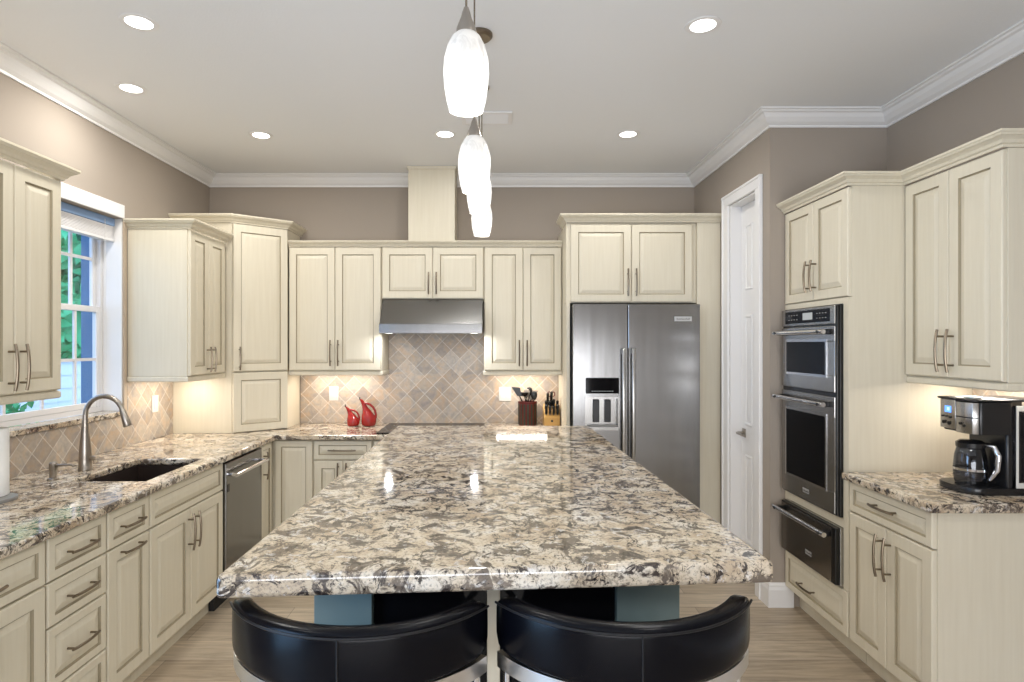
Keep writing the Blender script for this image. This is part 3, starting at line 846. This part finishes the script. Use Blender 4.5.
for x in (DX0 + .052, DX0 + .135): MB().box(x, x + .045, -.030, -.0088, 1.015, 1.178, .004).build('paddle', 'black_plastic', ld)
MB().box(DX0 + .001, DX1 - .001, -.058, -.009, .9855, .995).build('drip_tray', 'grey_plastic', ld)
q = MB().box(sp + .003, FW - .002, -.060, -.001, .06, FZ, .006)
rd = q.build('door', 'stainless', fr, loc=(0, .06, 0))
badge(fr, FW - .125, 1.76, -.0002, .125, .034)
def fhandle(p, x):
    q = MB().box(x - .014, x + .014, -.112, -.092, .62, 1.55, .006, 3)
    h_ = q.build('handle', 'stainless_soft', p, True)
    for z in (.70, 1.53): MB().box(x - .011, x + .011, -.0918, -.0605, z - .022, z + .018, .003).build('handle_bracket', 'steel_dark', p)
fhandle(ld, sp - .035); fhandle(rd, sp + .035)

# ---- hood and cooktop
hd = thing('range_hood', 'stainless under-cabinet range hood above the cooktop', 'range hood', (-.483, 4.66, 1.66))
prof = [(-.150, 0), (-.150, .072), (-.010, .262), (.30, .262), (.30, .012), (-.140, .012), (-.140, 0)]
MB().prism(prof, -.386, .386, 'x').build('canopy', 'stainless', hd)
MB().box(-.388, .388, -.156, -.1505, .001, .070, .002).build('front_lip', 'stainless', hd)
q = MB()
for k in range(2): q.box(-.30 + k * .31, -.01 + k * .31, -.12, .25, .004, .0115)
q.build('filter', 'steel_dark', hd)
for x in (-.25, .25):
    l = MB().lathe([(0, .0), (.028, .0), (.03, .004), (.03, .0115), (0, .0115)], (x * 1.3, -.128 + .03, -.0), 20).build('hood_lamp', 'lamp_glow', hd, True)
    lamp('hood_light', 'AREA', (x * 1.3, -.09, -.006), 1.2, (.95, .97, 1), .05, parent=hd)
ck = thing('cooktop', 'black glass cooktop set on the back counter under the hood', 'cooktop', (-.475, 4.63, CZ + .0005))
MB().box(-.39, .39, -.265, .265, 0, .009, .003).build('glass_top', 'black_glass', ck)
q = MB()
for x, y, r in ((-.24, .11, .085), (.24, .11, .105), (-.24, -.12, .105), (.24, -.12, .08)):
    q.lathe([(r, .0092), (r, .0098), (r - .005, .0098), (r - .005, .0092), (r, .0092)], (x, y, 0), 28)
q.build('burner_ring', 'steel_dark', ck)
q = MB()
for k in range(4): q.lathe([(0, .0095), (.016, .0095), (.015, .026), (0, .026)], (-.09 + k * .06, -.215, 0), 16)
q.build('control_knob', 'steel_dark', ck, True)

# ---- wall plates
def plate(name, label, loc, rz, w=.075, n=1):
    T = thing(name, label, 'outlet', loc, rz)
    MB().box(-w / 2, w / 2, -.006, -.0004, -.058, .058, .002).build('cover_plate', 'white_plastic', T)
    for k in range(n):
        x = (k - (n - 1) / 2) * .046
        MB().box(x - .016, x + .016, -.0085, -.0062, -.033, .033, .001, 1).build('rocker' if n == 1 else 'socket', 'white_plastic', T)
plate('wall_outlet', 'white outlet plate on the tile above the red jugs', (-1.335, YB - .0113, 1.17), 0)
plate('wall_outlet', 'wide white outlet plate on the tile left of the utensil crock', (.083, YB - .0113, 1.165), 0, .10, 2)
plate('light_switch', 'white switch plate on the left wall tile under the cabinet past the window', (XL + .0103, 4.16, 1.165), R90)

# ---- red jugs
def jug(name, label, loc, hgt, wid, seed):
    T = thing(name, label, 'jug', loc, 0, 'red jugs on the back counter')
    path, rad = [], []
    for u, x, r in ((0, 0, .36), (.03, 0, .44), (.15, .01, .50), (.30, .02, .495), (.42, -.05, .41), (.53, -.15, .28), (.64, -.23, .19), (.76, -.31, .145), (.87, -.40, .115), (.95, -.50, .085), (1.0, -.60, .05)):
        path.append((x * wid, 0, u * hgt)); rad.append(r * wid)
    q = MB()
    rr = []
    for (x, y, z), r in zip(path, rad): rr.append([q.b.verts.new((x + r * math.cos(2 * PI * k / 28), r * .9 * math.sin(2 * PI * k / 28), z + (r * .35 * math.cos(2 * PI * k / 28) if z > .5 * hgt else 0))) for k in range(28)])
    for a, c in zip(rr, rr[1:]):
        for k in range(28): q.face([a[k], a[(k + 1) % 28], c[(k + 1) % 28], c[k]])
    q.face(rr[0][::-1]); q.face(rr[-1])
    q.build('body', 'red_glaze', T, True)
    pts = []
    for x, u in ((-.30, .82), (-.12, .83), (.10, .785), (.30, .69), (.43, .56), (.485, .42), (.46, .31), (.36, .22)): pts.append((x * wid, 0, u * hgt))
    MB().tube(pts, [.075 * wid, .085 * wid, .085 * wid, .08 * wid, .08 * wid, .085 * wid, .09 * wid, .08 * wid], 12).build('handle', 'red_glaze', T, True)
    MB().lathe([(.04 * wid, 0), (.06 * wid, .004), (.03 * wid, .02), (0, .022)], (-.61 * wid, 0, hgt - .005), 10).build('spout_tip', 'steel_dark', T, True)
jug('red_jug', 'taller of the two red teardrop jugs, on the right beside the cooktop', (-1.01, 4.80, CZ + .0005), .215, .118, 1)
jug('red_jug', 'smaller of the two red teardrop jugs, on the left', (-1.135, 4.80, CZ + .0005), .155, .102, 2)

# ---- utensil crock and utensils
CX, CY = .263, 4.85
cr = thing('utensil_crock', 'dark red striped round crock holding kitchen utensils', 'crock', (CX, CY, CZ + .0005))
q = MB().lathe([(0, 0), (.072, 0), (.073, .004), (.073, .19), (.066, .19), (.065, .012), (0, .012)], seg=32)
q.build('crock_body', 'red_wood', cr, True)
q = MB()
for k in range(16):
    a = 2 * PI * k / 16
    q.box(-.0075, .0075, -.0756, -.0735, .006, .172, .0008, 1)
    vs = [v for v in q.b.verts if v.tag is False]
    for v in vs: v.co = Matrix.Rotation(a, 3, 'Z') @ v.co; v.tag = True
q.build('green_strip', 'green_black', cr)
MB().lathe([(.0737, .174), (.0765, .176), (.0765, .192), (.066, .192), (.066, .1905), (.0737, .1905), (.0737, .174)], seg=32).build('rim_band', 'red_wood', cr, True)
LANES = iter((-.044, -.012, .006, .022, .038, -.028))
def utensil(name, label, ang, tilt, head, L=.24, matl='black_plastic'):
    x, y = CX - .034 * math.copysign(1, math.cos(ang)) * min(1, tilt / .33), CY + next(LANES)
    T = thing(name, label, 'utensil', (x, y, CZ + .0145), 0, 'kitchen utensils in the crock')
    d = Vector((math.copysign(1, math.cos(ang)) * math.sin(tilt), 0, math.cos(tilt)))
    MB().tube([(0, 0, 0.004), d * L], [.006, .005], 8).build('utensil_handle', 'black_plastic', T, True)
    side = Vector((1, 0, 0)) if head != 'whisk' else Vector((1, 0, 0))
    q = MB(); e = d * L
    if head == 'spatula':
        for s0, s1 in ((0, 1),):
            w_ = side
            n_ = d.cross(w_).normalized() * .003
            P = [e - w_ * .018, e + w_ * .018, e + d * .075 + w_ * .034, e + d * .08 - w_ * .034]
            A = [q.b.verts.new(p - n_) for p in P]; B = [q.b.verts.new(p + n_) for p in P]
            q.face(A); q.face(B[::-1])
            for k in range(4): q.face([A[k], A[(k + 1) % 4], B[(k + 1) % 4], B[k]])
    elif head == 'ladle':
        q.lathe([(0, -.03), (.022, -.024), (.036, -.006), (.038, .004), (.034, .004), (.02, -.018), (0, -.024)], tuple(e + d * .012), 18, 1, .8)
    else:
        rr = [(0, 0.0), (.012, .006), (.024, .03), (.026, .05), (.018, .068), (0, .074)]
        q.lathe(rr, tuple(e - Vector((0, 0, .005))), 16, 1, .28)
    q.build('utensil_head', matl, T, True)
utensil('spatula', 'black slotted turner leaning to the left in the crock', PI * .98, .42, 'spatula', .245)
utensil('ladle', 'black ladle near the middle left of the crock', PI * 1.2, .2, 'ladle', .24)
utensil('cooking_spoon', 'grey cooking spoon in the centre of the crock', PI * 1.5, .06, 'spoon', .21, 'silicone_grey')
utensil('cooking_spoon', 'black cooking spoon standing tallest right of centre in the crock', .3, .12, 'spoon', .225)
utensil('spatula', 'pale scraper leaning right in the crock', .1, .33, 'spatula', .20, 'silicone_grey')
utensil('cooking_spoon', 'small black spoon leaning farthest right in the crock', -.2, .42, 'spoon', .21)

# ---- knife block
kb = thing('knife_block', 'maple knife block beside the refrigerator panel', 'knife block', (.452, 4.83, CZ + .0005))
MB().prism([(-.075, 0), (.075, 0), (.075, .14), (.02, .172), (-.075, .072)], -.062, .062, 'x', .002).build('block', 'maple', kb)
MB().box(-.008, .008, -.0765, -.0752, .036, .052, .0004, 1).build('emblem', 'badge_ink', kb)
for i in range(10):
    r_, c_ = divmod(i, 4)
    x = -.045 + c_ * .030 + (.015 if r_ == 2 else 0)
    u = .18 + r_ * .30
    px, pz = -.075 + u * .095, .072 + u * .10
    n_ = Vector((0, -.10, .095)).normalized()
    n_ = Vector((0, -.35, .94)).normalized()
    L = (.075, .085, .115)[r_] + (.012 if i % 3 == 0 else 0)
    pos = ('front row of the knife block', 'middle row of the knife block', 'back row of the knife block')[r_]
    ordn = (('leftmost', 'second from left', 'third from left', 'rightmost'), ('leftmost', 'second from left', 'third from left', 'rightmost'), ('left one', 'right one'))[r_][c_]
    T = thing('kitchen_knife', 'black handled knife, %s in the %s' % (ordn, pos), 'knife', (.452 + x, 4.83 + px, CZ + pz + .001), 0, 'knives in the knife block')
    MB().tube([n_ * .001, n_ * .012], [.0065, .0065], 8).build('bolster', 'stainless', T, True)
    MB().tube([n_ * .0122, n_ * .03, n_ * (L * .6), n_ * L, n_ * (L + .004)], [.0100, .0112, .0100, .0120, .007], 10).build('knife_handle', 'black_plastic', T, True)
T = thing('kitchen_scissors', 'scissors with rounded red-brown grips in the right back of the knife block', 'scissors', (.452 - .0, 4.83 + .012, CZ + .19), 0)
q = MB()
for s_ in (-1, 1):
    q.tube([(s_ * .016 + .013 * math.cos(a), -.016, .062 + .018 * math.sin(a)) for a in [2 * PI * k / 16 for k in range(17)]], .0045, 8)
    q.tube([(s_ * .004, -.004, 0), (s_ * .010, -.014, .045)], .0045, 8)
q.build('grips', 'red_wood', T, True)

# ---- coffee maker
cm = thing('coffee_maker', 'black and silver drip coffee maker on the right granite counter', 'coffee maker', (2.098, 2.60, .9505), 0)
def rbox(x0, x1, y0, y1, r, n=6):
    pts = []
    for cx, cy, a in ((x1 - r, y1 - r, 0), (x0 + r, y1 - r, PI / 2), (x0 + r, y0 + r, PI), (x1 - r, y0 + r, PI * 1.5)):
        for k in range(n + 1): pts.append((cx + r * math.cos(a + k * PI / 2 / n), cy + r * math.sin(a + k * PI / 2 / n)))
    return pts
MB().prism(rbox(-.130, .212, -.112, .105, .07), 0, .028, 'z', .004).build('base', 'black_plastic', cm, True)
MB().prism(rbox(.030, .062, -.105, .100, .012), .0285, .2495, 'z', .002).build('tower', 'black_plastic', cm, True)
MB().prism(rbox(-.0875, .062, -.107, .100, .02), .2505, .385, 'z', .003).build('brew_head', 'black_plastic', cm, True)
MB().box(.0625, .205, .02, .10, .0285, .385, .004).build('rear_housing', 'black_plastic', cm, True)
sb = MB().prism([(-.116, -.020), (-.1165, -.070), (-.108, -.098), (-.088, -.108), (-.088, -.020)], .252, .383, 'z', .002).build('filter_housing', 'stainless_soft', cm, True)
MB().prism([(-.1165, -.020), (-.1172, -.0705), (-.1085, -.0988), (-.0882, -.1088), (-.0882, -.10), (-.106, -.09), (-.114, -.068)], .318, .323, 'z').build('accent_line', 'black_plastic', sb)
pn = MB().box(-.118, -.088, -.0185, .070, .262, .388, .004, 2).build('control_panel', 'stainless_soft', cm, True)
MB().box(-.1195, -.1182, .004, .040, .332, .360, .0004, 1).build('display', 'lcd_blue', pn)
MB().box(-.1202, -.1196, .012, .026, .340, .354).build('display_digits', 'lcd_white', pn)
for y, z, r in ((.052, .314, .004), (.030, .314, .004), (.008, .312, .006), (.044, .288, .008), (.014, .286, .008)):
    MB().tube([(-.1182, y, z), (-.1225, y, z)], r, 12).build('button', 'steel_dark', pn, True)
for y, z in ((-.046, .292), (-.066, .284)):
    MB().tube([(-.1168, y, z), (-.1205, y, z)], .006, 12).build('selector_knob', 'steel_dark', sb, True)
MB().prism(rbox(-.120, .206, -.112, .104, .03), .3885, .397, 'z', .003).build('lid', 'black_plastic', cm, True)
MB().lathe([(0, .3975), (.032, .3975), (.032, .402), (.028, .4035), (0, .4035)], (-.035, -.01, 0), 24).build('lid_plate', 'badge_silver', cm, True)
cx_ = -.046
cf = MB().lathe([(.045, .0295), (.056, .034), (.061, .06), (.061, .10), (.057, .15), (.048, .185), (.046, .187), (.055, .15), (.058, .10), (.058, .06), (.054, .037), (.045, .0325)], (cx_, -.01, 0), 28).build('carafe', 'carafe_glass', cm, True)
MB().lathe([(.0485, .186), (.052, .186), (.053, .205), (.04, .215), (0, .217), (0, .19), (.0485, .19)], (cx_, -.01, 0), 24).build('carafe_collar', 'black_plastic', cf, True)
MB().lathe([(.0618, .088), (.0628, .088), (.0628, .098), (.0618, .098), (.0618, .088)], (cx_, -.01, 0), 28).build('carafe_band', 'chrome', cf, True)
MB().tube([(cx_ + .030, -.055, .202), (cx_ + .045, -.080, .196), (cx_ + .052, -.094, .16), (cx_ + .050, -.090, .10), (cx_ + .034, -.072, .055)], [.010, .011, .011, .010, .008], 10).build('carafe_handle', 'chrome', cf, True)
tk = MB().box(.068, .200, -.108, .018, .045, .362, .008, 3).build('water_tank', 'tank_glass', cm, True)
q = MB()
for x0, x1, z0, z1 in ((.064, .074, .03, .372), (.193, .203, .03, .372), (.0745, .1925, .350, .372), (.0745, .1925, .03, .052)): q.box(x0, x1, -.114, -.1085, z0, z1, .002)
q.build('tank_frame', 'white_plastic', tk)
for x in (.084, .102, .130, .150): MB().box(x, x + .007, -.104, -.085, .055, .345).build('tank_rib', 'black_plastic', tk)

# ---- island
IZ = 1.09
it = MB().prism([(-.592, 1.264), (.630, 1.350), (.566, 3.607), (-.588, 3.607)], IZ - .05, IZ, 'z', .012, 6)
tag(it.build('island_countertop', 'granite'), 'large polished granite slab on top of the kitchen island', 'countertop')
ib = thing('kitchen_island', 'island cabinet under the granite slab with grey-green end posts and black panels', 'island', (0, 1.62, 0))
MB().box(-.485, .495, .05, 1.93, .002, IZ - .0505, .002).build('body', 'cream_paint', ib)
for x0, x1 in ((-.489, -.332), (.329, .499)): MB().box(x0, x1, 0, .0495, .002, IZ - .0505, .003).build('corner_post', 'grey_green_paint', ib)
for x0, x1 in ((-.3315, -.022), (.014, .3285)): MB().box(x0, x1, .025, .0495, .002, IZ - .0505, .001, 1).build('knee_panel', 'black_glass', ib)
MB().box(-.0215, .0135, .005, .0495, .002, IZ - .0505, .003).build('centre_post', 'cream_paint', ib)

# ---- bar stools
def stool(label, loc, rz):
    T = thing('bar_stool', label, 'bar stool', loc, rz, 'bar stools at the island')
    Ro, th, A = .337, .046, math.radians(60)
    n = 40; q = MB(); rr = []
    for i in range(n + 1):
        u = -1 + 2 * i / n; a = u * A
        e = max(0.0, (abs(u) - .86) / .14)
        sh = math.sqrt(max(0.0, 1 - e * e)) if e > 0 else 1
        zt = 1.020; zb = .895 + .012 * abs(u) ** 3
        zm = (zt + zb) / 2; hh = (zt - zb) / 2 * (.72 + .28 * sh); t2 = th / 2 * (.6 + .4 * sh); rm = Ro - th / 2
        ring = []
        K = 20
        for k in range(K):
            p = 2 * PI * k / K; cx, cz = math.cos(p), math.sin(p)
            ex = .45; ez = .32
            dx = math.copysign(abs(cx) ** ex, cx) * t2; dz = math.copysign(abs(cz) ** ez, cz) * hh
            r = rm + dx
            ring.append(q.b.verts.new((r * math.sin(a), -r * math.cos(a), zm + dz)))
        rr.append(ring)
    for a, c in zip(rr, rr[1:]):
        for k in range(20): q.face([a[k], a[(k + 1) % 20], c[(k + 1) % 20], c[k]])
    q.face(rr[0]); q.face(rr[-1][::-1])
    bk = q.build('backrest', 'black_leather', T, True)
    arc = lambda r, z, A_, n_=36: [(r * math.sin(-A_ + 2 * A_ * k / n_), -r * math.cos(-A_ + 2 * A_ * k / n_), z) for k in range(n_ + 1)]
    MB().tube(arc(Ro - .0005, 1.008, A * .97), .0028, 6).build('top_seam', 'seam_thread', bk, True)
    MB().tube([(0, -Ro - .0002, 1.008), (0, -Ro - .0012, .96), (0, -Ro - .0002, .90)], .0018, 6).build('centre_seam', 'seam_thread', bk, True)
    def band(r0, r1, z0, z1, A_, nm, m_='satin_steel'):
        q = MB(); prev = None; first = None
        for k in range(37):
            a = -A_ + 2 * A_ * k / 36
            cur = [q.b.verts.new((r * math.sin(a), -r * math.cos(a), z)) for r, z in ((r0, z0), (r1, z0), (r1, z1), (r0, z1))]
            if prev:
                for j in range(4): q.face([prev[j], prev[(j + 1) % 4], cur[(j + 1) % 4], cur[j]])
            else: q.face(cur)
            prev = cur
        q.face(prev[::-1])
        return q.build(nm, m_, T, True)
    band(.306, .330, .862, .896, A * .98, 'upper_rail')
    band(.300, .314, .790, .812, A * .98, 'lower_rail')
    for k in range(9):
        a = -A * .95 + 2 * A * .95 * k / 8
        q = MB(); r = .309
        q.tube([(r * math.sin(a), -r * math.cos(a), .811), (r * math.sin(a), -r * math.cos(a), .863)], .009, 10)
        q.build('back_bar', 'chrome', T, True)
    for s_ in (-1, 1):
        a = s_ * A * .93
        MB().tube([(.307 * math.sin(a), -.307 * math.cos(a), .79), (.25 * math.sin(a), -.25 * math.cos(a), .745), (.17 * math.sin(a), -.17 * math.cos(a), .735)], .011, 10).build('arm_support', 'chrome', T, True)
    MB().lathe([(0, .742), (.18, .742), (.200, .752), (.205, .775), (.196, .80), (.15, .812), (0, .816)], (0, -.095, 0), 40).build('seat', 'black_leather', T, True)
    MB().lathe([(0, .715), (.175, .715), (.19, .72), (.19, .741), (0, .741)], (0, -.095, 0), 40).build('seat_plate', 'chrome', T, True)
    MB().lathe([(0, .02), (.03, .02), (.03, .40), (.024, .41), (.024, .714), (0, .714)], (0, -.095, 0), 20).build('column', 'chrome', T, True)
    MB().lathe([(0, .001), (.195, .001), (.20, .008), (.185, .016), (.10, .026), (.05, .05), (.032, .06), (0, .06)], (0, -.095, 0), 40).build('base_plate', 'chrome', T, True)
    MB().tube([(.15 * math.sin(a), .15 * math.cos(a) - .06, .30) for a in [2 * PI * k / 32 for k in range(33)]], .011, 8).build('footrest', 'chrome', T, True)
    for y0, y1 in ((-.209, -.118), (-.072, .089)): MB().tube([(0, y0, .30), (0, y1, .30)], .008, 8).build('footrest_spoke', 'chrome', T, True)
    return T
Yc = 1.497
stool('left black leather bar stool with low curved back, near the sink side of the island', (-.294, Yc, 0), math.radians(-2))
stool('right black leather bar stool with low curved back, near the oven side of the island', (.284, Yc + .016, 0), math.radians(1))

# ---- pendants
for i, (y, zb, lb) in enumerate(((1.48, 2.155, 'alabaster glass pendant lamp nearest the camera, hanging largest'), (2.07, 2.104, 'second alabaster glass pendant from the camera, hanging a little lower'),
                                 (2.69, 2.167, 'third alabaster glass pendant from the camera, half hidden by the second'), (3.24, 2.165, 'farthest alabaster glass pendant, closest to the hood'))):
    T = thing('pendant_lamp', lb, 'pendant lamp', (-.071, y, zb), 0, 'pendant lamps in a row over the island')
    o_, i_ = [], []
    prof = [(.042, 0), (.0485, .025), (.0540, .060), (.0565, .092), (.0545, .127), (.047, .157), (.035, .181), (.026, .189)]
    pr = prof + [(r - .004, z) for r, z in prof[::-1]] + [prof[0]]
    MB().lathe(pr, seg=40).build('glass_shade', 'alabaster_glass', T, True)
    MB().lathe([(.0, .1895), (.026, .1895), (.024, .203), (.014, .228), (.010, .243), (.006, .255), (0, .255)], seg=24).build('socket_cap', 'brushed_nickel', T, True)
    MB().tube([(0, 0, .2555), (0, 0, ZC - .026 - zb)], .0028, 8).build('cord', 'nickel', T, True)
    cr_ = .040 if i == 3 else .060
    MB().lathe([(0, ZC - zb - .001), (cr_, ZC - zb - .001), (cr_, ZC - zb - .012), (cr_ - .010, ZC - zb - .022), (.012, ZC - zb - .026), (0, ZC - zb - .026)], seg=32).build('ceiling_canopy', 'nickel', T, True)
    MB().lathe([(0, .06), (.02, .066), (.027, .09), (.022, .115), (.013, .14), (.013, .18), (0, .18)], seg=20).build('bulb', 'lamp_glow', T, True)
    lamp('pendant_light', 'POINT', (0, 0, -.03), PEND_W, NEUT, radius=.04, parent=T)

# ---- recessed lights and vent
for x, y, lb in ((-1.537, 2.59, 'recessed ceiling light at upper left, nearest the camera'), (-1.976, 3.258, 'recessed ceiling light closest to the left wall'), (-1.556, 3.99, 'recessed ceiling light near the back left corner'),
                 (-.33, 3.97, 'recessed ceiling light in front of the duct box'), (.88, 3.97, 'recessed ceiling light in front of the refrigerator'), (.906, 2.614, 'recessed ceiling light at upper right, nearest the camera')):
    T = thing('recessed_light', lb, 'ceiling light', (x, y, ZC), 0, 'recessed ceiling lights')
    MB().lathe([(.054, -.001), (.054, -.004), (.066, -.006), (.074, -.004), (.076, -.001), (.054, -.001)], seg=36).build('trim_ring', 'white_trim', T, True)
    MB().lathe([(0, -.001), (.0535, -.001), (.0535, -.0035), (0, -.0035)], seg=32).build('lens', 'lamp_glow', T, True)
    lamp('can_light', 'AREA', (0, 0, -.010), CAN_W * {-1.976: 1.25, .88: .65, -.33: .75, -1.556: .85}.get(x, 1.0), NEUT, .11, parent=T)
for x, y in ((-1.5, .9), (.9, .9)):
    T = thing('recessed_light', {(-1.5, .9): 'recessed ceiling light above the camera, left', (.9, .9): 'recessed ceiling light above the camera, right'}[(x, y)], 'ceiling light', (x, y, ZC), 0, 'recessed ceiling lights')
    MB().lathe([(.054, -.001), (.054, -.004), (.066, -.006), (.074, -.004), (.076, -.001), (.054, -.001)], seg=36).build('trim_ring', 'white_trim', T, True)
    MB().lathe([(0, -.001), (.0535, -.001), (.0535, -.0035), (0, -.0035)], seg=32).build('lens', 'lamp_glow', T, True)
    lamp('can_light', 'AREA', (0, 0, -.010), CAN_W, NEUT, .11, parent=T)
vt = thing('ceiling_vent', 'white rectangular air vent in the ceiling behind the second pendant', 'vent', (-.05, 3.68, ZC))
q = MB().box(-.155, .155, -.10, -.075, -.010, -.001, .002).box(-.155, .155, .075, .10, -.010, -.001, .002).box(-.155, -.13, -.075, .075, -.010, -.001, .002).box(.13, .155, -.075, .075, -.010, -.001, .002)
q.build('frame', 'white_trim', vt)
for k in range(8):
    y = -.066 + k * .019
    MB().prism([(y - .008, -.003), (y - .006, -.0015), (y + .008, -.008), (y + .006, -.0095)], -.129, .129, 'x').build('slat', 'white_trim', vt)

# ---- under cabinet lights
def ucl(label, loc, L, rz, e):
    T = thing('under_cabinet_light', label, 'light', loc, rz, 'under-cabinet light bars')
    MB().box(-L / 2, L / 2, -.02, .02, -.012, -.0005, .002).build('housing', 'white_plastic', T)
    MB().box(-L / 2 + .01, L / 2 - .01, -.014, .014, -.0140, -.0125).build('diffuser', 'strip_glow', T)
    lamp('strip_light', 'AREA', (0, 0, -.018), e, WARM, L - .04, .09, parent=T)
ucl('slim light bar under the cabinet above the red jugs', (-1.24, 4.82, U0), .55, 0, UNDER_W)
ucl('slim light bar under the cabinet above the utensil crock', (.215, 4.82, U0), .45, 0, UNDER_W)
ucl('slim light bar under the left wall cabinet past the window', (-2.17, 4.10, U0), .42, R90, UNDER_W)
ucl('slim light bar under the right wall cabinet above the coffee maker', (2.20, 2.66, 1.425), .45, R90, UNDER_W)
